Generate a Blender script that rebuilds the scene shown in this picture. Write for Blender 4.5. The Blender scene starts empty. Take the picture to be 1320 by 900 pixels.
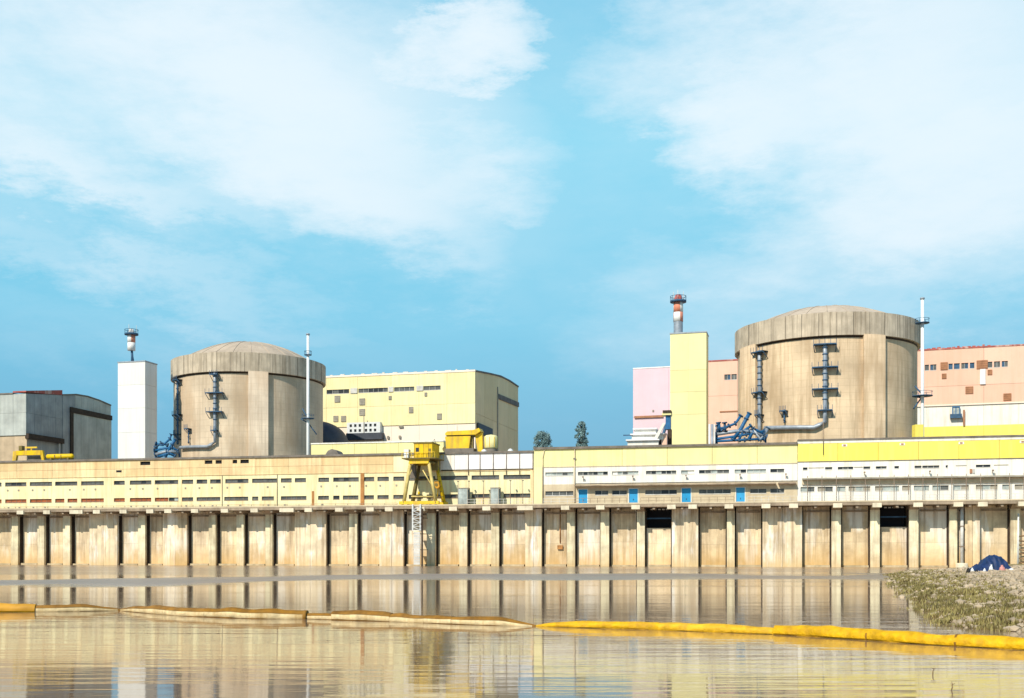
import bpy, math, random
from mathutils import Vector, noise as mnoise
R = math.radians
random.seed(7)
S = bpy.context.scene
COL = S.collection
PI = math.pi

# ------------------------------------------------------------------ camera, light, exposure
F, CX, HY, EYE = 1415.0, 660.0, 712.0, 2.6        # focal length in photo pixels, centre column, horizon row, eye height
cam = bpy.data.cameras.new('camera'); camo = bpy.data.objects.new('camera', cam); COL.objects.link(camo)
camo.location = (0, 0, EYE); camo.rotation_euler = (R(90), 0, 0)
cam.sensor_fit = 'HORIZONTAL'; cam.sensor_width = 36; cam.lens = 36 * F / 1320
cam.shift_y = (HY - 450) / 1320; cam.clip_start = 0.3; cam.clip_end = 12000
S.camera = camo
S.render.resolution_x, S.render.resolution_y = 1024, 698
S.view_settings.view_transform = 'Standard'; S.view_settings.look = 'None'
S.view_settings.gamma = 1; S.view_settings.exposure = 0.05
SUN_AZ, SUN_EL = 34, 40                            # degrees left of straight behind the camera, height
sd = Vector((-math.sin(R(SUN_AZ)) * math.cos(R(SUN_EL)), -math.cos(R(SUN_AZ)) * math.cos(R(SUN_EL)), math.sin(R(SUN_EL))))
sun = bpy.data.lights.new('sun', 'SUN'); suno = bpy.data.objects.new('sun', sun); COL.objects.link(suno)
sun.energy = 5.0; sun.angle = R(0.5); sun.color = (1.0, 0.92, 0.78)
suno.rotation_euler = sd.to_track_quat('Z', 'Y').to_euler(); suno.location = (-60, -60, 90)

W = bpy.data.worlds.new('World'); S.world = W; W.use_nodes = True
nt = W.node_tree; N = nt.nodes; L = nt.links
for n in list(N): N.remove(n)
def wn(t, **k):
    n = N.new(t)
    for a, b in k.items(): setattr(n, a, b)
    return n
def wm(op, a, b=None, c=None, clamp=False):
    n = wn('ShaderNodeMath', operation=op, use_clamp=clamp)
    for i, v in enumerate((a, b, c)):
        if v is None: continue
        if isinstance(v, (int, float)): n.inputs[i].default_value = v
        else: L.new(v, n.inputs[i])
    return n.outputs[0]
sky = wn('ShaderNodeTexSky', sky_type='NISHITA', sun_disc=False)
sky.sun_elevation = R(SUN_EL); sky.sun_rotation = R(180 + SUN_AZ); sky.air_density = 1.2; sky.dust_density = 1.0
tc = wn('ShaderNodeTexCoord'); sep = wn('ShaderNodeSeparateXYZ'); L.new(tc.outputs['Generated'], sep.inputs[0])
az = wm('ARCTAN2', sep.outputs[0], sep.outputs[1]); el = wm('ARCSINE', sep.outputs[2])
# clear sky colour by height above the horizon
ramp = wn('ShaderNodeValToRGB'); L.new(wm('DIVIDE', el, 1.2), ramp.inputs[0])
def lin(c): return tuple(((v / 255) / 12.92 if v / 255 <= .04045 else ((v / 255 + .055) / 1.055) ** 2.4) for v in c)
stops = [(0.0, (114, 176, 202)), (.05, (106, 170, 206)), (.10, (116, 186, 220)), (.17, (124, 206, 236)), (.30, (130, 218, 245)), (.46, (130, 200, 234)), (.58, (78, 145, 205)), (.8, (46, 98, 172)), (1.0, (38, 84, 160))]  # upper stops, out of view, deepened to lower the ambient light
cr = ramp.color_ramp
while len(cr.elements) < len(stops): cr.elements.new(.5)
for e, (p, c) in zip(cr.elements, stops): e.position = p; e.color = (*lin(c), 1)
# clouds: streaked veils in direction space
cmb = wn('ShaderNodeCombineXYZ'); L.new(az, cmb.inputs[0]); L.new(el, cmb.inputs[1])
n1 = wn('ShaderNodeTexNoise'); n1.inputs['Scale'].default_value = 5.5; n1.inputs['Detail'].default_value = 9; n1.inputs['Roughness'].default_value = .66
mp = wn('ShaderNodeMapping'); mp.inputs['Scale'].default_value = (1.0, 2.6, 1); mp.inputs['Rotation'].default_value = (0, 0, R(-18))
L.new(cmb.outputs[0], mp.inputs[0]); L.new(mp.outputs[0], n1.inputs['Vector'])
vs = wn('ShaderNodeVectorMath', operation='SUBTRACT'); L.new(n1.outputs['Color'], vs.inputs[0]); vs.inputs[1].default_value = (.5, .5, .5)
vm = wn('ShaderNodeVectorMath', operation='SCALE'); L.new(vs.outputs[0], vm.inputs[0]); vm.inputs['Scale'].default_value = .20
va = wn('ShaderNodeVectorMath', operation='ADD'); L.new(cmb.outputs[0], va.inputs[0]); L.new(vm.outputs[0], va.inputs[1])
def azel(px, py):
    a = math.atan((px - CX) / F); return a, math.atan((HY - py) / F * math.cos(a))
blobs = [  # centre (photo px), half sizes, tilt, strength
    (300, 90, 420, 200, -10, 1.3), (400, 215, 290, 105, -20, .8), (600, 55, 118, 64, 14, 1.9), (120, 245, 260, 42, -16, .75),
    (640, 210, 110, 50, 0, .45), (170, 340, 320, 40, -12, .42), (1080, 40, 330, 130, 0, 1.25), (960, 160, 110, 70, 0, .9), (1140, 200, 260, 110, 8, .7),
    (1120, 330, 420, 120, 12, .5), (1330, 160, 300, 220, 0, .8), (-90, 130, 260, 150, 0, .7), (560, 320, 160, 60, -25, .15), (660, 60, 900, 200, 0, .10), (1160, 270, 280, 90, 10, .4), (900, 260, 900, 330, 0, .16), (200, 430, 420, 70, -6, .16), (1150, 430, 330, 60, 4, .22), (500, 280, 260, 110, 0, .25)]
acc = None
for (bx, by, rx, ry, tl, st) in blobs:
    a, e = azel(bx, by)
    m = wn('ShaderNodeMapping', vector_type='TEXTURE')
    m.inputs['Location'].default_value = (a, e, 0); m.inputs['Rotation'].default_value = (0, 0, R(tl))
    m.inputs['Scale'].default_value = (rx / F, ry / F, 1)
    L.new(va.outputs[0], m.inputs[0])
    g = wn('ShaderNodeTexGradient', gradient_type='SPHERICAL'); L.new(m.outputs[0], g.inputs[0])
    v = wm('MULTIPLY', g.outputs['Fac'], st)
    acc = v if acc is None else wm('ADD', acc, v)
# sky out of view: clouds kept sparse to lower the ambient light
n2 = wn('ShaderNodeTexNoise'); n2.inputs['Scale'].default_value = 2.2; n2.inputs['Detail'].default_value = 6
L.new(tc.outputs['Generated'], n2.inputs['Vector'])
far = wm('MULTIPLY', wm('SUBTRACT', n2.outputs['Fac'], .5), 2.4, clamp=True)
outm = wm('MULTIPLY', wm('SUBTRACT', wm('ABSOLUTE', az), .5), 5, clamp=True)
highm = wm('MULTIPLY', wm('SUBTRACT', el, .5), 5, clamp=True)
lowm = wm('MULTIPLY', wm('SUBTRACT', el, .08), 4, clamp=True)
acc = wm('ADD', acc, wm('MULTIPLY', wm('MULTIPLY', wm('MAXIMUM', outm, highm), far), lowm))
fine = wm('MAXIMUM', wm('ADD', wm('MULTIPLY', n1.outputs['Fac'], 1.7), .05), .15)
cov = wm('MULTIPLY', acc, fine)
cov = wm('MULTIPLY', wm('SUBTRACT', 1.0, wm('EXPONENT', wm('MULTIPLY', wm('POWER', wm('MAXIMUM', cov, 0.0), 1.25), -1.9))), .92, clamp=True)
nsk = wn('ShaderNodeMix', data_type='RGBA'); nsk.inputs['Factor'].default_value = .90
L.new(sky.outputs[0], nsk.inputs['A'])
scl = wn('ShaderNodeVectorMath', operation='SCALE'); L.new(ramp.outputs[0], scl.inputs[0]); scl.inputs['Scale'].default_value = 10.0
L.new(scl.outputs[0], nsk.inputs['B'])
mx = wn('ShaderNodeMix', data_type='RGBA'); L.new(cov, mx.inputs['Factor']); L.new(nsk.outputs['Result'], mx.inputs['A'])
mx.inputs['B'].default_value = (*[v * 10 for v in lin((236, 247, 254))], 1)
bg = wn('ShaderNodeBackground'); bg.inputs['Strength'].default_value = .1; L.new(mx.outputs['Result'], bg.inputs['Color'])
wo = wn('ShaderNodeOutputWorld'); L.new(bg.outputs[0], wo.inputs[0])

# ------------------------------------------------------------------ materials
def mat(name, col, rough=.75, var=.18, scale=.5, streak=0.0, dirt=(.16, .12, .08), bump=0.0, metal=0.0, low=None, pour=0.0, patch=None, spec=.3, ovar=.04):
    """procedural paint / concrete / metal: blotches, rain streaks, an optional waterline stain, pour lines, pale or rusty patches"""
    m = bpy.data.materials.new(name); m.use_nodes = True
    t = m.node_tree; n = t.nodes; l = t.links; bs = n['Principled BSDF']
    bs.inputs['Roughness'].default_value = rough; bs.inputs['Metallic'].default_value = metal
    bs.inputs['Specular IOR Level'].default_value = spec
    co = n.new('ShaderNodeTexCoord').outputs['Object']
    def nz(sc, vec, det=5, rg=.6):
        k = n.new('ShaderNodeTexNoise'); k.inputs['Scale'].default_value = sc; k.inputs['Detail'].default_value = det; k.inputs['Roughness'].default_value = rg
        l.new(vec, k.inputs['Vector']); return k.outputs['Fac']
    def mapp(s):
        k = n.new('ShaderNodeMapping'); k.inputs['Scale'].default_value = s; l.new(co, k.inputs[0]); return k.outputs[0]
    def ma(op, a, b, clamp=True):
        k = n.new('ShaderNodeMath'); k.operation = op; k.use_clamp = clamp
        for i, v in enumerate((a, b)):
            if isinstance(v, (int, float)): k.inputs[i].default_value = v
            else: l.new(v, k.inputs[i])
        return k.outputs[0]
    def mixc(f, a, b):
        k = n.new('ShaderNodeMix'); k.data_type = 'RGBA'
        if isinstance(f, (int, float)): k.inputs['Factor'].default_value = f
        else: l.new(f, k.inputs['Factor'])
        for s_, v in (('A', a), ('B', b)):
            if isinstance(v, tuple): k.inputs[s_].default_value = (*v, 1)
            else: l.new(v, k.inputs[s_])
        return k.outputs['Result']
    dark = tuple(c * (1 - var * 1.5) for c in col); lite = tuple(min(c * (1 + var * .5), .88) for c in col)
    f = ma('MULTIPLY', ma('SUBTRACT', nz(scale, co), .3, False), 2.5)
    c = mixc(f, dark, lite)
    if patch:
        pc, pamt, psc = patch
        f = ma('MULTIPLY', ma('MULTIPLY', ma('SUBTRACT', nz(psc, mapp((1, 1, .3)), 4), .52, False), 9), pamt)
        c = mixc(f, c, pc)
    if streak:
        f = ma('MULTIPLY', ma('MULTIPLY', ma('SUBTRACT', nz(1.3, mapp((1, 1, .045)), 5, .7), .47, False), 5), streak)
        c = mixc(f, c, dirt)
    if pour:
        sp = n.new('ShaderNodeSeparateXYZ'); l.new(co, sp.inputs[0])
        fr = ma('FRACT', ma('DIVIDE', sp.outputs[2], 1.55, False), 0)
        f = ma('MULTIPLY', ma('LESS_THAN', fr, .09), pour); c = mixc(f, c, dirt)
        cell = n.new('ShaderNodeTexWhiteNoise'); cell.noise_dimensions = '1D'; l.new(ma('FLOOR', ma('DIVIDE', sp.outputs[2], 1.55, False), 0, False), cell.inputs['W'])
        c = mixc(ma('MULTIPLY', cell.outputs['Value'], pour * .5), c, dark)
    if low:
        lc, z0, z1, amt = low
        sp = n.new('ShaderNodeSeparateXYZ'); l.new(co, sp.inputs[0])
        zz = ma('ADD', sp.outputs[2], ma('MULTIPLY', nz(.8, mapp((1, 1, .1))  , 3), 2.5, False), False)
        f = ma('MULTIPLY', ma('DIVIDE', ma('SUBTRACT', z1 + 1.25, zz, False), z1 - z0, True), amt)
        c = mixc(f, c, lc)
    oi = n.new('ShaderNodeObjectInfo'); hs = n.new('ShaderNodeHueSaturation'); l.new(c, hs.inputs['Color'])
    l.new(ma('ADD', ma('MULTIPLY', oi.outputs['Random'], ovar * 2, False), 1 - ovar, False), hs.inputs['Value'])
    l.new(ma('ADD', ma('MULTIPLY', oi.outputs['Random'], -ovar * 1.2, False), 1 + ovar * .6, False), hs.inputs['Saturation']); c = hs.outputs[0]
    l.new(c, bs.inputs['Base Color'])
    if bump:
        b = n.new('ShaderNodeBump'); b.inputs['Strength'].default_value = bump; b.inputs['Distance'].default_value = .1
        l.new(nz(3.0, co, 6), b.inputs['Height']); l.new(b.outputs[0], bs.inputs['Normal'])
    return m

M = {}
M['quay'] = mat('quay concrete', (.80, .63, .42), .9, .26, .35, .75, (.30, .21, .13), .4, low=((.60, .37, .13), -.6, 4.4, .8), patch=((.84, .79, .70), .8, .3), ovar=.11)
M['quay_white'] = mat('limescaled concrete', (.80, .66, .46), .9, .2, .35, .8, (.28, .19, .11), .4, low=((.62, .43, .19), .4, 2.6, .6), patch=((.85, .84, .80), .95, .42))
M['pier'] = mat('pier concrete', (.84, .72, .50), .9, .24, .5, .75, (.28, .19, .11), .4, low=((.56, .36, .15), -.6, 3.4, .75), ovar=.07)
M['ledge'] = mat('wet ledge', (.56, .44, .27), .8, .3, .7, .2, bump=.3)
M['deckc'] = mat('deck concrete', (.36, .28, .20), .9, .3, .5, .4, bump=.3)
M['beam'] = mat('beam end concrete', (.74, .66, .50), .9, .15, .7, .25)
M['dark'] = mat('dark steel and slot shade', (.06, .04, .027), .8, .3, 1, bump=.2)
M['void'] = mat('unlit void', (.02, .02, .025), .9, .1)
M['cream'] = mat('cream paint', (.86, .78, .48), .8, .08, .25, .5, (.58, .40, .19), patch=((.80, .55, .28), .4, .3))
M['tan'] = mat('weathered tan paint', (.75, .56, .30), .85, .15, .3, .7, (.55, .34, .17), patch=((.82, .70, .40), .7, .2), ovar=.07)
M['paleyel'] = mat('pale yellow paint', (.85, .78, .38), .75, .08, .25, .5, (.66, .54, .26))
M['yel'] = mat('bright yellow paint', (.86, .73, .13), .7, .07, .25, .45, (.7, .55, .2))
M['white'] = mat('white paint', (.82, .79, .72), .75, .08, .3, .5, (.55, .46, .33))
M['coolwhite'] = mat('white sheet cladding', (.80, .79, .79), .6, .07, .3, .4, (.55, .52, .48))
M['lower'] = mat('dusty buff render', (.62, .52, .36), .85, .15, .5, .4, (.42, .30, .2))
M['glass'] = mat('dusty window glass', (.12, .125, .12), .35, .35, .8, spec=.5)
M['glassd'] = mat('dark window glass', (.03, .035, .04), .3, .3, .8, spec=.5)
M['glasst'] = mat('pale teal window glass', (.42, .47, .45), .35, .3, .8, spec=.5)
M['terra'] = mat('terracotta blind', (.36, .11, .045), .85, .25, 1)
M['brownv'] = mat('brown louvre', (.40, .19, .10), .8, .2, 1)
M['greyv'] = mat('grey louvre', (.36, .33, .27), .8, .2, 1)
M['roofg'] = mat('grey bitumen roof edge', (.20, .175, .15), .9, .3, .6, .2)
M['doorb'] = mat('blue door paint', (.03, .32, .62), .5, .12, .8)
M['doorf'] = mat('white door frame', (.8, .8, .72), .6, .08)
M['rail'] = mat('weathered rail', (.30, .22, .16), .7, .3, 1, metal=.2)
M['railw'] = mat('pale railing', (.62, .60, .56), .6, .2, 1)
M['rust'] = mat('rusty pipe', (.48, .22, .07), .85, .3, 1, .3)
M['conc'] = mat('containment concrete', (.70, .57, .42), .92, .2, .12, .65, (.40, .31, .22), .35, pour=.30, patch=((.46, .33, .21), .6, .12), ovar=.05)
M['conc2'] = mat('warm containment concrete', (.72, .55, .365), .92, .22, .12, .75, (.38, .27, .16), .35, pour=.22, patch=((.42, .30, .18), .8, .14), ovar=.05)
M['ring'] = mat('ring beam concrete', (.56, .47, .355), .92, .22, .3, 1.0, (.27, .22, .16), .35)
M['dome'] = mat('dome concrete', (.50, .41, .31), .92, .16, .2, .2, bump=.3)
M['steelp'] = mat('blue grey painted pipe', (.33, .37, .42), .5, .2, 1, metal=.3)
M['bluep'] = mat('blue painted pipework', (.02, .13, .30), .5, .25, 1)
M['platf'] = mat('blue grey steel platform', (.045, .11, .20), .7, .3, 1)
M['halfy'] = mat('light yellow cladding', (.86, .755, .42), .65, .08, .15, .45, (.70, .54, .26))
M['halfp'] = mat('pinkish base cladding', (.84, .72, .60), .7, .05, .2, .1, (.7, .55, .45))
M['gable'] = mat('gable cladding tone', (.86, .64, .34), .7, .07, .15, .45, (.60, .44, .25))  # gable set warmer and browner than the front cladding
M['peach'] = mat('peach cladding', (.80, .51, .38), .65, .07, .12, .4, (.66, .42, .28))
M['lilac'] = mat('pale pink cladding', (.74, .55, .61), .65, .06, .12, .35, (.64, .5, .5))
M['towerw'] = mat('white tower cladding', (.76, .75, .72), .6, .05, .1, .35, (.60, .55, .47))
M['towery'] = mat('pale lemon tower cladding', (.80, .73, .36), .6, .07, .12, .3, (.68, .58, .30))
M['metal'] = mat('weathered zinc cladding', (.50, .52, .48), .6, .22, .22, .45, (.30, .32, .32), metal=.15, patch=((.52, .54, .5), .35, .25))
M['metal_shade'] = mat('shade toned zinc cladding', (.36, .38, .38), .6, .25, .22, .6, (.20, .22, .25), metal=.15)  # same zinc with the side walls' shade put into the colour
M['buff'] = mat('buff brick base', (.55, .42, .28), .9, .15, .4, .2)
M['redroof'] = mat('red sheet roof', (.42, .10, .08), .6, .2, .6, patch=((.6, .45, .38), .7, .4))
M['red'] = mat('aviation red paint', (.66, .24, .15), .6, .12, 1)
M['stackw'] = mat('white mast paint', (.78, .80, .80), .5, .06, .5, .1)
M['cranew'] = mat('pale crane steel', (.70, .56, .20), .6, .25, .8, .35, (.35, .22, .1))
M['craney'] = mat('yellow crane paint', (.80, .53, .015), .55, .16, .6, .6, (.40, .24, .07))
M['craned'] = mat('dark olive steel', (.22, .17, .05), .7, .3, .8, .3)  # olive is the parts' own colour
M['reel'] = mat('orange cable reel', (.60, .30, .03), .6, .2, 1)
M['slate'] = mat('slate grey dome skin', (.055, .065, .085), .6, .2, .4)
M['boomy'] = mat('yellow boom fabric', (.76, .43, .004), .6, .25, 3.0, .5, (.40, .20, .02), 1.0)
M['boomo'] = mat('faded ochre boom fabric', (.28, .13, .012), .75, .3, 2.0, .3, (.2, .12, .03), .5)
M['boomc'] = mat('cream boom float', (.76, .60, .34), .8, .25, 2.6, .8, (.40, .26, .10), .5)
M['tarp'] = mat('blue tarpaulin', (.012, .035, .115), .55, .35, 1.5, bump=.6)
M['sackw'] = mat('white plastic', (.72, .74, .74), .5, .1, 2)
M['sackp'] = mat('pink cloth', (.60, .27, .24), .8, .15, 2)
M['black'] = mat('black cloth', (.03, .028, .025), .8, .2, 2)
M['bark'] = mat('bark', (.10, .07, .045), .9, .2, 2)
M['leaf'] = mat('blue green foliage', (.20, .32, .33), .7, .4, .8)
M['weed'] = mat('olive weed', (.36, .30, .11), .8, .45, .5)
M['weedd'] = mat('dark brown weed', (.20, .145, .055), .85, .4, .5)
M['stone'] = mat('pale rubble', (.52, .41, .28), .9, .35, .6, bump=.4)
M['site'] = mat('gravelled yard', (.32, .28, .22), .95, .2, .05, bump=.3)
M['wood'] = mat('driftwood', (.24, .15, .08), .9, .3, 2)

# ------------------------------------------------------------------ mesh helpers
def tag(o, label=None, cat=None, group=None, kind=None):
    if label: o['label'] = label
    if cat: o['category'] = cat
    if group: o['group'] = group
    if kind: o['kind'] = kind
    return o
def empty(name, loc=(0, 0, 0), rz=0.0, label=None, cat=None, group=None):
    o = bpy.data.objects.new(name, None); COL.objects.link(o); o.location = loc; o.rotation_euler = (0, 0, rz)
    o.empty_display_size = .5
    return tag(o, label, cat, group)
class MB:
    def __init__(s): s.v = []; s.f = []; s.mi = []; s.sm = []; s.cur = 0
    def face(s, idx, smooth=False): s.f.append(tuple(idx)); s.mi.append(s.cur); s.sm.append(smooth)
    def box(s, x0, x1, y0, y1, z0, z1):
        b = len(s.v)
        s.v += [(x0, y0, z0), (x1, y0, z0), (x1, y1, z0), (x0, y1, z0), (x0, y0, z1), (x1, y0, z1), (x1, y1, z1), (x0, y1, z1)]
        for q in ((3, 2, 1, 0), (4, 5, 6, 7), (0, 1, 5, 4), (1, 2, 6, 5), (2, 3, 7, 6), (3, 0, 4, 7)): s.face([b + i for i in q])
        return s
    def prism(s, poly, y0, y1):
        """poly: list of (x,z), counter clockwise as seen from -y; extruded y0..y1"""
        b = len(s.v); n = len(poly)
        s.v += [(x, y0, z) for x, z in poly] + [(x, y1, z) for x, z in poly]
        s.face([b + i for i in range(n)]); s.face([b + n + i for i in reversed(range(n))])
        for i in range(n): j = (i + 1) % n; s.face([b + i, b + n + i, b + n + j, b + j][::1])
        return s
    def prismx(s, poly, x0, x1):
        """poly: list of (y,z); extruded along x"""
        b = len(s.v); n = len(poly)
        s.v += [(x0, y, z) for y, z in poly] + [(x1, y, z) for y, z in poly]
        s.face([b + i for i in reversed(range(n))]); s.face([b + n + i for i in range(n)])
        for i in range(n): j = (i + 1) % n; s.face([b + i, b + j, b + n + j, b + n + i])
        return s
    def tube(s, pts, rad, n=8, cap=True, arc=None, wob=0.0, sx=1.0):
        pts = [Vector(p) for p in pts]; rr = rad if isinstance(rad, (list, tuple)) else [rad] * len(pts)
        b = len(s.v); m = n if arc is None else n + 1; ref = None
        for i, p in enumerate(pts):
            d = (pts[min(i + 1, len(pts) - 1)] - pts[max(i - 1, 0)]).normalized()
            up = Vector((0, 0, 1)) if abs(d.z) < .9 else Vector((0, 1, 0))
            a = d.cross(up).normalized(); c = a.cross(d).normalized()
            for k in range(m):
                th = 2 * PI * k / n if arc is None else arc[0] + (arc[1] - arc[0]) * k / n
                r = rr[i]
                if wob: r *= 1 + wob * (mnoise.noise(Vector((p.x * 1.7, p.y * 1.7, th * 1.2))))
                s.v.append(tuple(p + a * (math.cos(th) * r * sx) + c * (math.sin(th) * r)))
        for i in range(len(pts) - 1):
            for k in range(n):
                k2 = (k + 1) % m if arc is None else k + 1
                s.face([b + i * m + k, b + i * m + k2, b + (i + 1) * m + k2, b + (i + 1) * m + k], True)
        if cap and arc is None:
            s.face([b + k for k in reversed(range(n))]); s.face([b + (len(pts) - 1) * m + k for k in range(n)])
        return s
    def lathe(s, prof, cx=0, cy=0, n=48, a0=0, a1=2 * PI, smooth=True):
        b = len(s.v); full = abs(a1 - a0 - 2 * PI) < 1e-6; m = n if full else n + 1
        for r, z in prof:
            for k in range(m):
                th = a0 + (a1 - a0) * k / n; s.v.append((cx + r * math.cos(th), cy + r * math.sin(th), z))
        for i in range(len(prof) - 1):
            for k in range(n):
                k2 = (k + 1) % m
                s.face([b + i * m + k, b + i * m + k2, b + (i + 1) * m + k2, b + (i + 1) * m + k], smooth)
        return s
    def build(s, name, mats, parent=None, label=None):
        me = bpy.data.meshes.new(name); me.from_pydata(s.v, [], s.f)
        for m in (mats if isinstance(mats, list) else [mats]): me.materials.append(m)
        me.polygons.foreach_set('material_index', s.mi); me.polygons.foreach_set('use_smooth', s.sm); me.update()
        o = bpy.data.objects.new(name, me); COL.objects.link(o)
        if parent: o.parent = parent
        if label: o['label'] = label
        return o
def bx(name, m, parent, *c, label=None): return MB().box(*c).build(name, m, parent, label)
def P(px, py, d): return Vector(((px - CX) / F * d, d, EYE + (HY - py) / F * d))
def copy_tree(o, parent=None):
    c = o.copy(); COL.objects.link(c)
    if parent: c.parent = parent
    for ch in list(o.children): copy_tree(ch, c)
    return c
class Frame:
    """a vertical reference plane: origin on the ground, local x along the wall, local y to the back"""
    def __init__(s, ox, oy, th): s.o = (ox, oy); s.th = th; s.u = (math.cos(th), math.sin(th)); s.w = (-math.sin(th), math.cos(th))
    def hit(s, px, py=0, yo=0.0):
        a = (px - CX) / F; ox = s.o[0] + yo * s.w[0]; oy = s.o[1] + yo * s.w[1]
        lx = (a * oy - ox) / (s.u[0] - a * s.u[1]); d = oy + lx * s.u[1]
        return lx, EYE + (HY - py) / F * d
    def x(s, px, yo=0.0): return s.hit(px, 0, yo)[0]
    def side(s, px, py, lx):
        """point on the side wall local x = lx: returns local y and height"""
        a = (px - CX) / F; ox = s.o[0] + lx * s.u[0]; oy = s.o[1] + lx * s.u[1]
        yo = (a * oy - ox) / (s.w[0] - a * s.w[1]); d = oy + yo * s.w[1]
        return yo, EYE + (HY - py) / F * d
def rows_wall(mb, x0, x1, y0, y1, z0, z1, rows):
    """a wall built of solid bands round real openings: rows = [(za, zb, [(xa, xb), ...])] from the bottom up"""
    z = z0
    for za, zb, ops in rows:
        if za > z: mb.box(x0, x1, y0, y1, z, za)
        x = x0
        for a, b in sorted(ops):
            if b <= x0 or a >= x1: continue
            if a > x: mb.box(x, a, y0, y1, za, zb)
            x = max(x, b)
        if x < x1: mb.box(x, x1, y0, y1, za, zb)
        z = zb
    if z < z1: mb.box(x0, x1, y0, y1, z, z1)
def window(parent, xa, xb, y, za, zb, gm, fm, pitch=1.15, name='window', rec=.28):
    f = MB(); f.box(xa, xb, y - .04, y + .12, za - .10, za + .05)
    n = max(1, round((xb - xa) / pitch))
    for i in range(n + 1):
        cx = xa + (xb - xa) * i / n; f.box(cx - .035, cx + .035, y + rec - .07, y + rec - .01, za + .05, zb)
    o = f.build(name, fm, parent)
    ms = gm if isinstance(gm, list) else [gm]
    g = MB()
    for i in range(n):
        g.cur = random.randrange(len(ms)); a = xa + (xb - xa) * i / n; b = xa + (xb - xa) * (i + 1) / n
        g.box(a, b, y + rec, y + rec + .05, za, zb)
    g.build('pane', ms, o)
    return o

# ------------------------------------------------------------------ the quay (facade) frame
TH = math.atan2(-41.4, 193.1)
Q = Frame(-106.2, 227.8, TH); QD = 200.5; S0 = 151.6
def qz(h, y=0.0): return EYE + h * .14488 * (QD + y) / QD      # height of a row h photo pixels above the horizon at the reference column
SX0, SX1 = -45.0, 262.0
XL, XR = Q.x(-330), Q.x(1560)

# ------------------------------------------------------------------ water, ground
def water_mat():
    m = bpy.data.materials.new('muddy river water'); m.use_nodes = True
    t = m.node_tree; n = t.nodes; l = t.links; bs = n['Principled BSDF']
    bs.inputs['Roughness'].default_value = .04; bs.inputs['IOR'].default_value = 2.1; bs.inputs['Specular Tint'].default_value = (1, .885, .76, 1)
    geo = n.new('ShaderNodeNewGeometry').outputs['Position']
    def nz(scale, mscale, det=4, rot=0):
        k = n.new('ShaderNodeMapping'); k.inputs['Scale'].default_value = mscale; k.inputs['Rotation'].default_value = (0, 0, rot); l.new(geo, k.inputs[0])
        q = n.new('ShaderNodeTexNoise'); q.inputs['Scale'].default_value = scale; q.inputs['Detail'].default_value = det; l.new(k.outputs[0], q.inputs['Vector']); return q.outputs['Fac']
    def ma(op, a, b, clamp=False):
        k = n.new('ShaderNodeMath'); k.operation = op; k.use_clamp = clamp
        for i, v in enumerate((a, b)):
            if isinstance(v, (int, float)): k.inputs[i].default_value = v
            else: l.new(v, k.inputs[i])
        return k.outputs[0]
    c = n.new('ShaderNodeMix'); c.data_type = 'RGBA'
    l.new(nz(1, (.02, .08, 1)), c.inputs['Factor']); c.inputs['A'].default_value = (.21, .145, .095, 1); c.inputs['B'].default_value = (.28, .195, .13, 1)
    l.new(c.outputs['Result'], bs.inputs['Base Color'])
    ripple = nz(1, (.22, 1.6, 1), 5, .05)                    # long crested ripples
    swell = nz(1, (.09, .5, 1), 3, -.04)
    patch = ma('MULTIPLY', ma('SUBTRACT', nz(1, (.006, .055, 1), 3, .09), .54), 9, True)   # cat's paws where the breeze touches
    chop = nz(1, (1.1, 3.0, 1), 3, .1)
    sp = n.new('ShaderNodeSeparateXYZ'); l.new(geo, sp.inputs[0])
    edge = ma('ADD', sp.outputs[1], ma('MULTIPLY', ma('SUBTRACT', nz(1, (.008, .03, 1), 3, .07), .5), 70))
    breeze = ma('MULTIPLY', ma('DIVIDE', ma('SUBTRACT', edge, 74), 22, True), 1.0)      # open reach by the quay, stirred by the wind
    mid = ma('MULTIPLY', ma('DIVIDE', ma('SUBTRACT', edge, 38), 12, True), 1.0)
    wander = ma('ADD', sp.outputs[1], ma('MULTIPLY', ma('SUBTRACT', nz(1, (.016, .003, 1), 3), .5), 130))
    band = ma('SUBTRACT', 1.0, ma('DIVIDE', ma('ABSOLUTE', ma('SUBTRACT', wander, 108), 0), ma('ADD', 2, ma('MULTIPLY', ma('SUBTRACT', nz(1, (.025, .06, 1), 4), .3, True), 70))), True)
    band = ma('MULTIPLY', band, 1.7, True)                # a ruffled current line that mirrors the higher sky
    amt = ma('ADD', ma('ADD', ma('MULTIPLY', patch, .35), ma('MULTIPLY', band, 2.5)), ma('MULTIPLY', breeze, ma('ADD', ma('MULTIPLY', patch, 1.7), .42)))
    l.new(ma('ADD', ma('MULTIPLY', mid, .02), ma('ADD', ma('ADD', ma('MULTIPLY', ma('DIVIDE', ma('SUBTRACT', edge, 118), 30, True), .13), ma('MULTIPLY', band, .28)), .04)), bs.inputs['Roughness'])
    h = ma('ADD', ma('MULTIPLY', ripple, .008), ma('MULTIPLY', swell, .011))
    h = ma('ADD', h, ma('MULTIPLY', ma('MULTIPLY', chop, .05), amt))
    b = n.new('ShaderNodeBump'); b.inputs['Strength'].default_value = 1.0; b.inputs['Distance'].default_value = 1.0
    l.new(h, b.inputs['Height']); l.new(b.outputs[0], bs.inputs['Normal'])
    return m
M['water'] = water_mat()
w = MB(); w.v = [(-1500, -900, 0), (1500, -900, 0), (1500, 420, 0), (-1500, 420, 0)]; w.face((0, 1, 2, 3))
tag(w.build('water', M['water']), kind='structure')
rb = MB(); rb.v = [(-4000, -3000, -3), (4000, -3000, -3), (4000, 6000, -3), (-4000, 6000, -3)]; rb.face((0, 1, 2, 3))
tag(rb.build('river_bed', M['site']), kind='structure')
g = empty('tmp'); bpy.data.objects.remove(g)
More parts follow.
